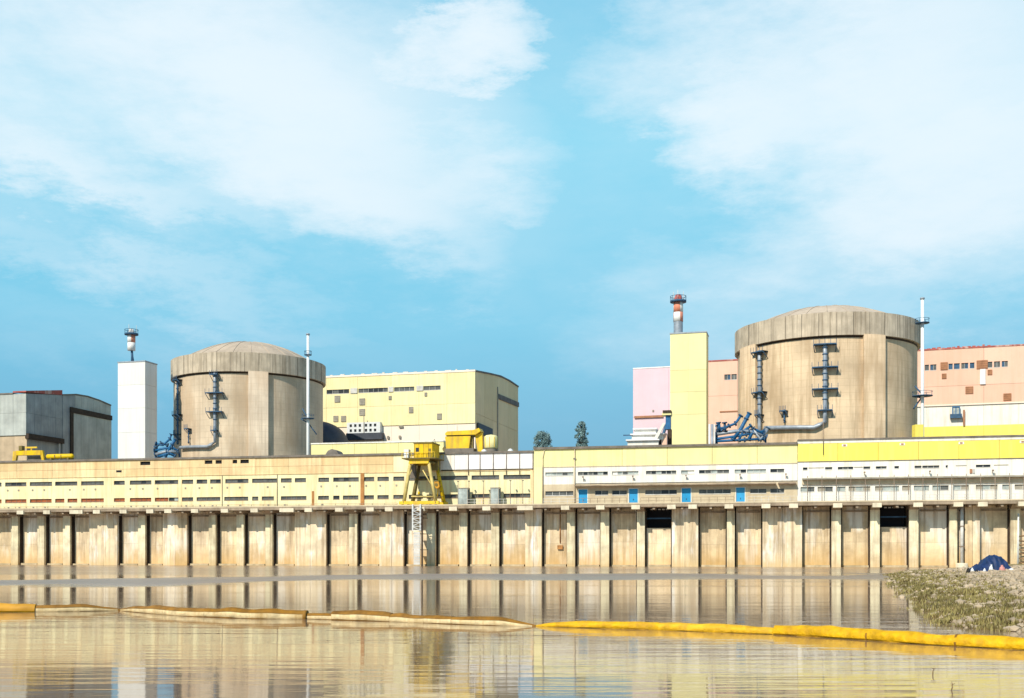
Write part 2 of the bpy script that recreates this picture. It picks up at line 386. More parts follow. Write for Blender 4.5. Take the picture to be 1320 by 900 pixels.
sg = MB(); sg.box(-1500, 1700, 6.0, 3500, -2.5, 11.1)
so = sg.build('site_ground', M['site']); so.location = (Q.o[0], Q.o[1], 0); so.rotation_euler.z = TH; tag(so, kind='structure')

# ------------------------------------------------------------------ quay wall with intake bays
DT, DB = qz(60), qz(56.3)                                     # deck top and underside
qw = empty('quay_wall', (Q.o[0], Q.o[1], 0), TH, 'long stained concrete quay wall with intake bays standing in the water', 'quay wall')
P_, Gt, So = 'pier', 'panel', 'solid'
seq = [(-330, -318, P_), (-312, -292, Gt), (-292, -283, P_), (-277, -257, Gt), (-257, -248, P_), (-242, -222, Gt), (-222, -213, P_), (-207, -187, Gt), (-187, -178, P_),
       (-172, -140, Gt), (-140, -131, P_), (-125, -104, Gt), (-104, -95, P_), (-89, -56, So), (-50, -29, Gt), (-29, -20, P_), (-14, 14, Gt),
       (14, 23, P_), (28, 48, Gt), (48, 57, P_), (62, 81, Gt), (81, 90, P_), (96, 115, Gt), (115, 151, So), (157, 178, Gt), (178, 187, P_), (191, 210, Gt), (210, 241, So),
       (246, 269, Gt), (269, 278, P_), (283, 305, Gt), (305, 314, P_), (319, 342, Gt), (342, 351, P_), (356, 380, Gt), (380, 420, So), (425, 450, Gt), (450, 460, P_),
       (464, 489, Gt), (489, 520, So), (524, 550, Gt), (550, 561, P_), (565, 592, Gt), (592, 602, P_), (606, 633, Gt), (633, 643, P_), (647, 677, Gt), (677, 698, So),
       (700, 731, Gt), (731, 741, P_), (744, 774, Gt), (774, 785, P_), (788, 821, Gt), (821, 831, P_), (833, 865, 'open'), (866, 900, So), (902, 936, Gt), (937, 947, P_),
       (949, 982, Gt), (983, 1034, So), (1035, 1070, Gt), (1072, 1084, P_), (1085, 1120, Gt), (1122, 1134, P_), (1135, 1170, 'open'), (1172, 1184, P_), (1185, 1222, Gt),
       (1224, 1234, P_), (1235, 1244, Gt), (1244, 1263, So), (1264, 1301, Gt), (1303, 1315, P_), (1316, 1352, Gt), (1354, 1366, P_), (1367, 1404, Gt), (1406, 1418, P_),
       (1419, 1456, Gt), (1458, 1470, P_), (1471, 1508, Gt), (1510, 1560, So)]
beams = [4, 38.7, 72.4, 110, 136, 170, 204, 227, 261, 299, 336.7, 378, 405.6, 444.6, 484, 508, 548.5, 589.6, 632, 681, 732, 776.6, 821.6, 867, 894, 940, 987, 1022, 1078, 1128, 1180, 1231, 1262,
         1313, 1362, 1412, 1465, 1530, -33, -70, -95, -135, -180, -217, -252, -287, -324]
ledge_z = .32
for i, (a, b, k) in enumerate(seq):
    xa, xb = Q.x(a), Q.x(b)
    if k == P_:
        bx('pier', M['pier'], qw, xa, xb, 0, 4.2, -2.5, DB - .75)
        # haunch carrying the deck
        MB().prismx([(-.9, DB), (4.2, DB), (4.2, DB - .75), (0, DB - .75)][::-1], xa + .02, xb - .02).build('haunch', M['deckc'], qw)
        na = seq[i - 1] if i else None; nb = seq[i + 1] if i + 1 < len(seq) else None
    elif k == So:
        m = M['quay_white'] if a in (380, 489, 677, 115, 983, 866) else M['quay']
        mid = (xa + xb) / 2
        bx('wall_slab', m, qw, xa, mid - .03, .003, 4.2, -2.5, DB - .1); bx('wall_slab', m, qw, mid + .03, xb, .003, 4.2, -2.5, DB - .1)
        bx('joint', M['dark'], qw, mid - .029, mid + .029, .25, 4.1, -2.4, DB - .2)
    else:
        pa, pb = (Q.x(seq[i - 1][1]) if i else xa), (Q.x(seq[i + 1][0]) if i + 1 < len(seq) else xb)
        za = pa + .26; zb = pb - .26
        top = DB - .05 if k == Gt else qz(30.5)
        zm = qz(11 + random.uniform(-2, 2))
        bx('wall_panel', M['quay'], qw, za, zb, 1.4, 2.2, -2.5, zm - .012)
        bx('wall_panel', M['quay'], qw, za, zb, 1.41, 2.2, zm + .012, top)
        bx('joint', M['deckc'], qw, za + .01, zb - .01, 1.43, 2.15, zm - .0115, zm + .0115)
        if k == 'open':
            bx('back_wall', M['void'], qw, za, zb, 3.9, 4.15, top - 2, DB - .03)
            for q in range(5): bx('bracket', M['railw'], qw, za + (zb - za) * (.15 + .16 * q), za + (zb - za) * (.15 + .16 * q) + .45, 1.6, 1.8, qz(53.4), qz(54.8))
            bx('water_pipe', M['platf'], qw, za, zb, 1.5, 1.9, qz(42), qz(43.6))
        else:
            bx('cable_tray', M['deckc'], qw, za + .3, zb - .2, 1.1, 1.38, qz(49), qz(51) , )
        # dark plates added beside each panel, painting in the shade of the slots
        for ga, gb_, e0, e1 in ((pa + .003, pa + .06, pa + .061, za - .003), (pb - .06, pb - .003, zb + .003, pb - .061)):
            g_ = MB(); g_.box(ga, gb_, .62, 2.0, -2.5, DB - .8); g_.box(e0, e1, 1.2, 2.6, -2.5, DB - .81); g_.build('slot_shade', M['dark'], qw)
        bx('ledge', M['ledge'], qw, za + .3, zb - .01, .2, 1.39, -2.5, ledge_z + random.uniform(-.05, .05))
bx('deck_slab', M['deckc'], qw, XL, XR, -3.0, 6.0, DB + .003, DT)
bx('deck_kerb', M['lower'], qw, XL, XR, -3.06, -2.7, DT + .003, DT + .22)
for b in beams:
    x = Q.x(b); w_ = 1.5 if b not in (110, 378, 681) else 2.9
    bx('beam_end', M['beam'], qw, x - w_ / 2, x + w_ / 2, -3.22, -1.0, DB - .42, DB + .32)
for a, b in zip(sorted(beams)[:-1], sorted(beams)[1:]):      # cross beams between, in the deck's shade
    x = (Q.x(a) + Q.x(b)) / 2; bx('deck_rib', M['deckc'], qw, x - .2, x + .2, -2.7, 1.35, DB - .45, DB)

# ------------------------------------------------------------------ pumping station along the quay: three joined buildings
YW = 4.0                                                      # building line, behind the deck edge
def X(px, y=YW): return Q.x(px, y)
def Z(h): return qz(h, YW)
def span(lst, y=YW): return [(X(a, y), X(b, y)) for a, b in lst]
def building(name, label, x0, x1):
    return empty(name, (Q.o[0], Q.o[1], 0), TH, label, 'building')
# --- cream hall on the left
r1 = [(-320, -290), (-280, -250), (-240, -210), (-200, -170), (-160, -132), (-125, -95), (-88, -60), (-52, -30), (-26, 2), (6.6, 34), (38.4, 67), (71, 99.6), (104.5, 133.8), (146.8, 160.8), (167.4, 195.2), (199.5, 229.8), (234.5, 249),
      (253.4, 267.2), (270.8, 284.6), (290.4, 320.3), (325, 357), (362, 376), (380, 394.4), (410.4, 424.2), (429.5, 462.5), (468.8, 482.4), (486.5, 501.3), (507, 521), (527, 561), (566, 603), (607.8, 643.4), (649, 685.6)]
r2 = [(-320, -290), (-280, -250), (-240, -210), (-200, -170), (-160, -132), (-125, -95), (-88, -60), (-52, -30), (-26, 2), (6.6, 34), (38.4, 66.5), (71, 83), (87, 99.6), (104.5, 133.8), (146.8, 160.8), (167.4, 195), (199.5, 217), (217.6, 230), (234.5, 249), (253.4, 284), (289, 320),
      (325, 333), (337.5, 353), (362, 395), (410, 424), (429.5, 437.6), (442, 462), (469.5, 482), (486.5, 501), (507, 521), (527, 545), (550, 603), (608, 631), (649, 685.6)]
A = building('pump_house', 'long cream pump house with two rows of strip windows on the left of the quay', 0, 0)
xa, xb = X(-330), X(688)
z2, z3, z4, z5, zb_, zt = Z(70.8), Z(75.6), Z(94.8), Z(99.8), Z(106), Z(128)
mb = MB(); rows_wall(mb, xa, xb, YW, YW + .5, DT, zb_, [(z2, z3, span(r2)), (z4, z5, span(r1))]); mb.build('wall', M['cream'], A)
for (a, b) in r1: window(A, X(a), X(b), YW, z4, z5, [M['glass'], M['glass'], M['glassd']] if 0 < a < 460 else M['glass'], M['roofg'])
for (a, b) in r2:
    gm = M['terra'] if a < 216 else ([M['glassd'], M['glasst']] if 217 < a < 231 else ([M['glassd']] if a in (429.5,) else [M['glass'], M['glassd']] if a > 500 else M['glass']))
    window(A, X(a), X(b), YW, z2, z3, gm, M['rail'])
# upper band: separate sheets of cladding
edges = [-330, -290, -250, -205, -160, -115, -70, -25, 22, 68, 112, 155, 200, 244, 286, 330, 372, 415, 462, 507]
tz = Z(116)
black = [(181, 194), (264, 274), (278, 287), (300, 306), (310, 321)]
for a, b in zip(edges[:-1], edges[1:]):
    ops = [(X(p), X(q)) for p, q in black if a <= p < b]
    mb = MB(); ya = YW - .05 + random.uniform(-.015, .015)
    mb2 = MB(); mb2.box(X(a) + .02, X(b) - .02, ya, YW + .45, zb_ + .02, tz - .02); mb2.build('cladding_panel', M['tan'], A)
    rows_wall(mb, X(a) + .02, X(b) - .02, ya - .02, YW + .45, tz + .02, zt, [(Z(121), Z(126), ops)] if ops else []); mb.build('cladding_panel', M['tan'], A)
for p, q in black:
    o = window(A, X(p), X(q), YW, Z(121), Z(126), M['void'], M['dark'], .8, rec=.3)
bx('vent', M['void'], A, X(150), X(157), YW - .08, YW - .052, Z(111.5), Z(114.5))
for a, b in [(507, 536), (536, 568)]:
    bx('cladding_panel', M['cream'], A, X(a) + .02, X(b) - .02, YW - .06, YW + .45, zb_ + .02, zt)
ped = [568, 586, 604, 619, 636, 653, 670, 688]
for i, (a, b) in enumerate(zip(ped[:-1], ped[1:])):
    bx('cladding_panel', M['coolwhite'] if a > 580 else M['white'], A, X(a) + .03, X(b) - .03, YW - .08, YW + .45, zb_ + .25, zt)
for a in (604, 619, 636, 653, 670, 687):
    MB().tube([(X(a), YW - .18, zt), (X(a), YW - .18, Z(100))], .07, 6).build('downpipe', M['rail'], A)
bx('string_course', M['tan'], A, xa, xb, YW - .14, YW - .005, zb_ - .12, zb_ + .015)
bx('roof', M['roofg'], A, xa - .2, xb, YW - .35, 26, zt + .003, Z(130.6))
bx('back_wall', M['cream'], A, xa + .01, xb - .01, 24, 25, DT, zt)
bx('end_wall', M['cream'], A, xa, xa + .4, YW + .5, 24, DT, zt)
for a in (10, 24, 42, 57, 90, 108, 123, 168, 184, 203, 239, 257, 273, 293, 309, 345, 366, 414, 434, 451, 472, 490, 511, -20, -40, -60, -85):
    bx('vent', M['greyv'], A, X(a) - .16, X(a) + .16, YW - .10, YW - .003, Z(87.3), Z(89.5))
    if a < 420: bx('vent', M['greyv'], A, X(a + 1) - .16, X(a + 1) + .16, YW - .10, YW - .003, Z(63), Z(65))
for a in (286.5, 357.5): MB().tube([(X(a), YW - .08, zb_), (X(a), YW - .08, DT)], .06, 6).build('downpipe', M['roofg'], A)
bx('downpipe', M['rust'], A, X(465), X(469.5), YW - .14, YW - .002, DT, zb_ - .13, label='rust stained downpipe')
bx('downpipe', M['rust'], A, X(402), X(405), YW - .05, YW - .002, DT, Z(82), label='short rust stained downpipe')
bx('pilaster', M['tan'], A, X(684), X(688), YW - .25, YW - .002, DT, zb_ - .13)

# --- white and lemon middle building
B = building('pump_house', 'white pump house with pale lemon top band and blue doors on the quay', 0, 0)
xa, xb = X(688) + .02, X(1028) - .02
w1 = [(703, 739), (745, 783.5), (789, 823), (832.7, 871.8), (878, 895), (901, 940), (947, 962), (963, 987.5), (993, 1011)]
w2 = [(703, 739), (767, 784), (789, 808), (831.6, 872.5), (901, 942), (967, 988), (993, 1011)]
dr = [(745, 758), (810, 823), (878, 891.4), (948, 961)]
zc0, zc1 = Z(83.4), Z(86.6); ztp = Z(109.5); ztop = Z(131.5)
mb = MB(); rows_wall(mb, X(699), xb, YW, YW + .5, zc1, ztp, [(Z(97.8), Z(102.2), span(w1))]); mb.build('wall', M['white'], B)
bx('pilaster', M['halfy'], B, xa, X(699) - .01, YW - .12, YW + .5, DT, ztp)
mb = MB(); dops = [(X(a), X(b)) for a, b in dr]
rows_wall(mb, X(699), xb, YW + .01, YW + .5, DT, zc1 - .01, [(DT + .001, Z(72.5), dops), (Z(72.5), Z(78), sorted(dops + span(w2))), (Z(78), Z(80.6), dops)])
mb.build('wall', M['lower'], B, 'dusty buff lower wall')
for (a, b) in w1: window(B, X(a), X(b), YW, Z(97.8), Z(102.2), ([M['glassd'], M['glass'], M['glasst']] if a in (703, 745, 832.7, 947, 993, 901) else [M['glasst'], M['glasst'], M['glass'], M['white']]), M['railw'], 1.0)
for (a, b) in w2: window(B, X(a), X(b), YW + .01, Z(72.5), Z(78), [M['glass'], M['glass'], M['glassd']], M['railw'], 1.3)
for (a, b) in dr:
    d = bx('door', M['doorb'], B, X(a) + .12, X(b) - .12, YW + .14, YW + .22, DT + .02, Z(80.6) - .1)
    f = MB(); f.box(X(a), X(a) + .12, YW - .03, YW + .3, DT, Z(80.6)); f.box(X(b) - .12, X(b), YW - .03, YW + .3, DT, Z(80.6)); f.box(X(a) + .12, X(b) - .12, YW - .03, YW + .3, Z(80.6) - .1, Z(80.6)); f.build('frame', M['doorf'], d)
    mid = (X(a) + X(b)) / 2; bx('handle', M['dark'], d, mid - .05, mid + .05, YW + .06, YW + .14, DT + 1.0, DT + 1.25)
for a, b in zip([688, 742, 802, 860, 918, 976], [742, 802, 860, 918, 976, 1028]):
    bx('cladding_panel', M['paleyel'], B, X(a) + .03, X(b) - .03, YW - .06 + random.uniform(-.01, .01), YW + .45, ztp + .02, ztop)
bx('roof', M['roofg'], B, xa + .01, xb, YW - .4, 27, ztop + .003, Z(134.4))
bx('canopy', M['deckc'], B, X(742), X(1000), YW - 1.5, YW - .003, zc0, zc0 + .22, label='thin concrete canopy above the doors')
bx('canopy', M['rail'], B, X(1003), X(1026), YW - 1.1, YW - .003, zc0, zc0 + .25)
bx('string_course', M['lower'], B, X(699), xb, YW - .10, YW - .004, ztp - .16, ztp + .015)
bx('string_course', M['roofg'], B, X(742), xb, YW - .08, YW - .004, zc1 + .05, zc1 + .16)
for a in (752, 816, 884.5, 954, 1013):
    t = MB(); t.tube([(X(a), YW - .05, Z(93.8)), (X(a), YW - .55, Z(95.5))], .05, 5); t.box(X(a) - .14, X(a) + .14, YW - .8, YW - .45, Z(94.6), Z(96.2)); t.box(X(a) - .05, X(a) + .05, YW - .06, YW - .003, Z(90), Z(94)); t.build('wall_lamp', M['rail'], B)
MB().tube([(X(741), YW - .2, Z(131)), (X(741), YW - .2, DT)], .09, 6).build('downpipe', M['lower'], B)
MB().tube([(X(702), YW - .2, Z(131)), (X(700), YW - .2, Z(121)), (X(700), YW - .2, DT)], .09, 6).build('downpipe', M['lower'], B)
bx('vent', M['roofg'], B, X(741) - .25, X(741) + .25, YW - .3, YW - .21, Z(118), Z(120))
bx('back_wall', M['white'], B, xa + .01, xb - .01, 24, 25, DT, ztop)

# --- white and bright yellow building on the right
Cc = building('pump_house', 'white pump house with bright yellow top band on the right of the quay', 0, 0)
xa, xb = X(1028) + .02, X(1560)
w1 = [(1035, 1041), (1063.6, 1073), (1080, 1100), (1113, 1122), (1129, 1143), (1153, 1159), (1179, 1188), (1189, 1211), (1219, 1222), (1258, 1277), (1322, 1340), (1350, 1380), (1400, 1430), (1450, 1480), (1500, 1530)]
thin = [(1042, 1062), (1101, 1112), (1232, 1246), (1281, 1300)]
w2 = [(1032, 1050), (1054, 1073.6), (1079, 1090), (1094, 1122), (1128, 1159), (1163, 1173), (1178, 1198), (1202, 1223), (1229, 1249), (1258, 1286), (1292, 1301), (1308, 1330), (1340, 1360), (1370, 1400), (1410, 1440), (1450, 1470), (1480, 1510), (1520, 1545)]
zc = Z(88); zt1 = Z(110.6); zt2 = Z(132.4); zt3 = Z(135.8)
mb = MB(); rows_wall(mb, xa, xb, YW, YW + .5, zc, zt1, [(Z(100.2), Z(103.4), span(w1))]); mb.build('wall', M['white'], Cc)
mb = MB(); rows_wall(mb, xa, xb, YW + .01, YW + .5, DT, zc - .01, [(Z(73.8), Z(79.6), span(w2))]); mb.build('wall', M['white'], Cc)
for (a, b) in w1: window(Cc, X(a), X(b), YW, Z(100.2), Z(103.4), [M['glass'], M['glass'], M['glassd']], M['railw'], 1.0)
for (a, b) in thin: bx('vent', M['greyv'], Cc, X(a), X(b), YW - .05, YW - .003, Z(102.2), Z(103.2))
for (a, b) in w2: window(Cc, X(a), X(b), YW + .01, Z(73.8), Z(79.6), [M['greyv'], M['glasst'], M['glass']], M['railw'], 1.4)
ed = [1028, 1080, 1132, 1184, 1236, 1288, 1340, 1392, 1444, 1500, 1560]
for a, b in zip(ed[:-1], ed[1:]):
    bx('cladding_panel', M['yel'], Cc, X(a) + .03, X(b) - .03, YW - .06 + random.uniform(-.01, .01), YW + .45, zt1 + .02, zt2)
bx('parapet', M['white'], Cc, xa, xb, YW - .12, YW + .45, zt2 + .003, zt3)
bx('roof', M['roofg'], Cc, xa + .01, xb, YW - .3, 28, zt3 + .003, Z(137.6))
for a in (1088.6, 1163, 1239, 1318, 1395): bx('vent', M['doorf'], Cc, X(a) - .45, X(a) + .45, YW - .14, YW - .085, Z(128), Z(131)); bx('vent', M['brownv'], Cc, X(a) - .22, X(a) + .22, YW - .17, YW - .142, Z(128.6), Z(130.4))
bx('string_course', M['roofg'], Cc, xa, xb, YW - .10, YW - .004, zt1 - .12, zt1 + .01)
bx('canopy', M['greyv'], Cc, X(1034), xb, YW - 1.3, YW - .003, Z(88.2), Z(90))
bx('fascia', M['lower'], Cc, X(1034), xb, YW - .35, YW - .005, Z(82.5), Z(88), label='dusty grey fascia under the canopy')
px = 1041.0
while px < 1550:
    MB().tube([(X(px, YW - 1.2), YW - 1.2, DT), (X(px, YW - 1.2), YW - 1.2, Z(92.5))], .06, 6).build('canopy_post', M['rail'], Cc); px += 18.6
for a in (1114, 1198, 1279):
    t = MB(); t.tube([(X(a), YW - .05, Z(93.5)), (X(a), YW - .6, Z(96))], .05, 5); t.box(X(a) - .14, X(a) + .14, YW - .85, YW - .5, Z(95.2), Z(97)); t.build('wall_lamp', M['rail'], Cc)
bx('vent', M['brownv'], Cc, X(1250), X(1253), YW - .2, YW - .004, Z(93.5), Z(98.5)); bx('vent', M['railw'], Cc, X(1254), X(1256), YW - .2, YW - .004, Z(93.5), Z(98.5))
bx('back_wall', M['white'], Cc, xa + .01, xb - .01, 24, 25, DT, zt2)
bx('end_wall', M['white'], Cc, xb - .4, xb, YW + .5, 24, DT, zt2)
MB().tube([(X(1061), YW - .4, Z(118)), (X(1061), YW - .4, Z(158))], .06, 6).build('antenna', M['rail'], Cc)

# --- railings on the deck edge
def railing(a, b, label, m, step=9.2, h=1.1, group='railings along the deck edge'):
    y = -2.5; x0, x1 = Q.x(a, y), Q.x(b, y); rt = empty('railing', (Q.o[0], Q.o[1], 0), TH, label, 'railing', group)
    n = max(2, int((b - a) / step))
    for i in range(n + 1):
        x = x0 + (x1 - x0) * i / n; bx('post', m, rt, x - .035, x + .035, y - .035, y + .035, DT, DT + h)
    for z in (h, h * .52): bx('top_rail' if z == h else 'mid_rail', m, rt, x0, x1, y - .03, y + .03, DT + z + .003, DT + z + .06)
    return rt
railing(602, 687, 'pale railing on the deck in front of the white cladding panels', M['railw'])
railing(700, 742, 'pale railing on the deck left of the first blue door', M['railw'])
railing(742, 808, 'dark rusty railing in front of the first blue door', M['rail'])
railing(826, 876, 'buff railing between the second and third blue door', M['rail'])
railing(893, 946, 'buff railing between the third and fourth blue door', M['rail'])
railing(963, 1028, 'thin railing right of the fourth blue door', M['railw'])
railing(1030, 1550, 'long pale railing below the bright yellow band', M['railw'])
railing(-330, 512, 'low railing along the deck of the cream pump house', M['rail'], 14, .55)
# glazed booth, light poles on the deck
for (a, b, lb) in ((590, 603, 'grey glazed booth on the deck just right of the crane'), (632, 643, 'teal glazed booth on the deck below the white panels')):
    y = 1.5; bt = empty('booth', (Q.o[0], Q.o[1], 0), TH, lb, 'booth'); x0, x1 = Q.x(a, y), Q.x(b, y)
    f = MB()
    for xx in (x0, x1 - .12): f.box(xx, xx + .12, y, y + .12, DT, Z(82)); f.box(xx, xx + .12, y + 1.6, y + 1.72, DT, Z(82))
    f.box(x0, x1, y - .05, y + 1.75, Z(82) + .003, Z(83)); f.box(x0 + .12, x1 - .12, y + .002, y + .11, DT, DT + .5); f.build('frame', M['greyv'], bt)
    bx('pane', M['glasst'], bt, x0 + .13, x1 - .13, y + .03, y + .08, DT + .51, Z(81.6))
    bx('back_wall', M['glasst'], bt, x0 + .13, x1 - .13, y + 1.62, y + 1.68, DT, Z(81.6))
for i, a in enumerate((590.5, 604.5, 623, 658, 674)):
    y = 2.0; x = Q.x(a, y); lb = ['thin grey lamp post beside the left booth', 'dark lamp post right of the left booth', 'thin lamp post between the two booths', 'thin lamp post right of the teal booth', 'lamp post nearest the yellow pilaster'][i]
    lp = empty('lamp_post', (Q.o[0], Q.o[1], 0), TH, lb, 'lamp post', 'lamp posts on the deck')
    MB().tube([(x, y, DT), (x, y, Z(91))], [.08, .05], 6).build('pole', M['rail'], lp); bx('lamp_head', M['roofg'], lp, x - .15, x + .15, y - .3, y + .2, Z(91) + .01, Z(92))

# ------------------------------------------------------------------ portal crane on the deck
cr_ = empty('portal_crane', (Q.o[0], Q.o[1], 0), TH, 'yellow portal crane with splayed legs and box cabin standing on the quay deck', 'crane')
def cp(px, py, y): x, z = Q.hit(px, py, y); return (x, y, z)
fy, by = -1.8, 2.6
def leg(p, q, w, m, name='leg'):
    MB().tube([p, q], [w * .85, w], 4).build(name, M[m], cr_)
zq = DT + .12
def foot(px, y): return (Q.x(px, y), y, DT + .55)
leg(cp(529, 596, fy), foot(520.5, fy), .38, 'cranew'); leg(cp(552.5, 596, fy), foot(562, fy), .38, 'cranew')
leg(cp(541, 597, by), foot(531.5, by), .42, 'craned'); leg(cp(562.5, 598, by), foot(572.5, by), .42, 'craney')
for y, a, b in ((fy, 515, 566), (by, 526, 577)):
    bx('sill_beam', M['craney'], cr_, Q.x(a, y), Q.x(b, y), y - .3, y + .3, DT + .35, DT + .95)
    for k in (.08, .22, .78, .92):
        xx = Q.x(a + (b - a) * k, y); MB().tube([(xx, y - .12, DT + .24), (xx, y + .12, DT + .24)], .24, 10).build('wheel', M['dark'], cr_)
x0, zt0 = Q.hit(528, 592, fy); x1, _ = Q.hit(553, 592, fy); _, zt1_ = Q.hit(528, 598, fy)
bx('portal_beam', M['craney'], cr_, x0, x1, fy - .4, fy + .4, zt1_, zt0)
bx('portal_beam', M['craney'], cr_, Q.x(537, by), Q.x(565, by), by - .4, by + .4, zt1_, zt0)
for a, c_ in ((529, 539), (552, 563)): MB().tube([(Q.x(a, fy), fy, zt1_ + .3), (Q.x(c_, by), by, zt1_ + .3)], .35, 4).build('cross_beam', M['craned'], cr_)
zp = Q.hit(540, 590.5, fy)[1]
bx('platform', M['craned'], cr_, Q.x(519.5, fy), Q.x(563, fy), fy - .9, by + .8, zt0 + .003, zp)
cb = bx('cabin', M['craney'], cr_, Q.x(534.5, fy), Q.x(558, fy), fy - .5, by, zp + .003, Q.hit(545, 572, fy)[1])
bx('roof', M['craned'], cb, Q.x(534, fy), Q.x(559, fy), fy - .65, by + .15, Q.hit(545, 572, fy)[1] + .003, Q.hit(545, 570.6, fy)[1])
bx('door', M['craned'], cb, Q.x(553.5, fy), Q.x(556.5, fy), fy - .54, fy - .503, zp + .1, zp + 1.7)
bx('control_box', M['sackw'], cr_, Q.x(521.5, fy), Q.x(527.5, fy), fy - .4, fy + .8, zp + .003, Q.hit(524, 579.5, fy)[1])
bx('hoist_house', M['craned'], cr_, Q.x(556, by), Q.x(566, by), by - 1.2, by - .45, Q.hit(560, 607, by)[1], Q.hit(560, 588, by)[1])
bx('counterweight', M['roofg'], cr_, Q.x(531, by), Q.x(538, by), by - 1.4, by - .5, Q.hit(534, 617, by)[1], Q.hit(534, 600, by)[1])
xx, zz = Q.hit(563, 625, by - 1)
MB().tube([(xx, by - 1.25, zz), (xx, by - .75, zz)], .72, 18).build('cable_reel', M['reel'], cr_); MB().tube([(xx, by - 1.32, zz), (xx, by - .7, zz)], .3, 12).build('hub', M['craned'], cr_)
for (a, pa, b, pb, y) in ((524, 620, 531, 606, fy), (530, 640, 560, 640, fy), (536, 618, 566, 618, by), (533, 641, 570, 641, by), (545, 606, 559, 630, fy)):
    MB().tube([cp(a, pa, y), cp(b, pb, y)], .12, 5).build('brace', M['craned' if y > 0 else 'cranew'], cr_)
MB().tube([cp(566, 608, by - .4), cp(564, 640, by - .4)], .12, 5).build('ladder', M['craney'], cr_)
MB().tube([cp(540, 598, 0), cp(540, 634, 0)], .03, 4).build('hoist_rope', M['dark'], cr_); x_, z_ = Q.hit(540, 636, 0)
MB().lathe([(.01, z_ - .35), (.22, z_ - .1), (.22, z_ + .25), (.05, z_ + .35)], x_, 0, 10).build('hook_block', M['craney'], cr_)

for yy_ in (fy - .85, by + .75):
    for k in range(8): xq = Q.x(520 + k * 6, fy); bx('guard_post', M['craney'], cr_, xq - .04, xq + .04, yy_ - .04, yy_ + .04, zp + .003, zp + 1.0)
    bx('guard_rail', M['craney'], cr_, Q.x(520, fy), Q.x(562, fy), yy_ - .035, yy_ + .035, zp + 1.003, zp + 1.08)
bx('window', M['glassd'], cb, Q.x(537, fy), Q.x(541, fy), fy - .54, fy - .503, zp + 1.1, zp + 1.9)
for k in range(4): MB().tube([(Q.x(535 + k * 6, fy), fy - .53, zp + .05), (Q.x(535 + k * 6, fy), fy - .53, Q.hit(545, 572, fy)[1] - .05)], .03, 4).build('cabin_rib', M['craned'], cb)
MB().tube([cp(556, 572, by), cp(560, 566, by), cp(566, 588, by), cp(567, 612, by)], .05, 5).build('supply_cable', M['dark'], cr_)
for k in range(9):
    z_ = DT + 1 + k * .95; f_ = k / 9; xq = Q.x(572.5 - 9 * f_, by); bx('rung', M['craned'], cr_, xq - .45, xq + .1, by - .45, by - .38, z_, z_ + .07)

# lattice access ladder below the crane
la = empty('access_ladder', (Q.o[0], Q.o[1], 0), TH, 'white lattice access ladder hanging from the deck edge below the crane', 'ladder')
y = -3.7; x0, x1 = Q.x(531.5, y), Q.x(541.5, y); zt_, zm_ = DT + .3, Q.hit(536, 684, y)[1]
for x in (x0, x1):
    for yy in (y, y + .42): bx('rail', M['sackw'], la, x - .06, x + .06, yy - .05, yy + .05, zm_, zt_)
zz = zm_; fl = 0
while zz + .7 <= zt_:
    bx('rung', M['sackw'], la, x0 + .06, x1 - .06, y - .04, y + .04, zz, zz + .09)
    MB().tube([(x0 if fl else x1, y, zz + .1), (x1 if fl else x0, y, zz + .72)], .06, 4).build('brace', M['sackw'], la); zz += .75; fl = 1 - fl
for k in range(12):
    z_ = .3 + k * (zm_ - .5) / 12; bx('casing', M['railw'], la, x0 + .25, x1 - .05, y + .02, y + .4, z_, z_ + (zm_ - .5) / 12 - .05)
bx('dark_strip', M['dark'], la, x1 + .15, x1 + .45, y + .2, y + .45, -1, DB)  # dark strip to the right of the casing
for z_ in (3, 6, 9): bx('bracket', M['rail'], la, x0, x1 + .4, y + .41, .002, z_, z_ + .12)
# riser pipe on the right
rp = empty('riser_pipe', (Q.o[0], Q.o[1], 0), TH, 'pale vertical riser pipe with a flanged foot in front of the quay wall', 'pipe')
x = Q.x(1240, -.4); MB().tube([(x, -.4, .5), (x, -.4, DB - .4)], .28, 14).build('pipe', M['railw'], rp)
MB().lathe([(0, .75), (.9, .75), (1.0, .5), (1.0, -1.5)], x, -.4, 16).build('foot_flange', M['beam'], rp)
for z_ in (3.5, 7): bx('clamp', M['rail'], rp, x - .36, x + .36, -.72, .002, z_, z_ + .15)
wp = empty('mooring_post', (Q.o[0], Q.o[1], 0), TH, 'white post with brown timbers against the quay at the right edge', 'post')
x = Q.x(1312, -.5); MB().tube([(x, -.5, -.5), (x + .1, -.5, DB - 1.6)], [.18, .14], 8).build('pole', M['sackw'], wp)
for k in range(7):
    z_ = .8 + k * .75; MB().tube([(x + .15, -.8, z_), (x + 1.6 + .3 * math.sin(k * 2.1), -.8, z_ + .2 * math.cos(k * 3))], .13, 5).build('timber', M['wood'], wp)
# small dark outlet and drain stain on one bay
ou = empty('drain_hopper', (Q.o[0], Q.o[1], 0), TH, 'brown drain pipe with a hopper on the bay right of the white slab', 'pipe')
x = Q.x(722, 1.2); MB().tube([(x, 1.25, qz(12)), (x, 1.25, DB - .2)], .1, 6).build('pipe', M['rust'], ou); bx('hopper', M['rust'], ou, x - .5, x + .5, 1.0, 1.39, qz(4), qz(9))

# ------------------------------------------------------------------ things on the pump house roofs
RZ = Z(130.6) + .003
RY = YW + 2.5
def rx(px): return Q.x(px, RY)
def rz(px, py): return Q.hit(px, py, RY)[1]
def roofthing(name, label, cat, group=None): return empty(name, (Q.o[0], Q.o[1], 0), TH, label, cat, group)
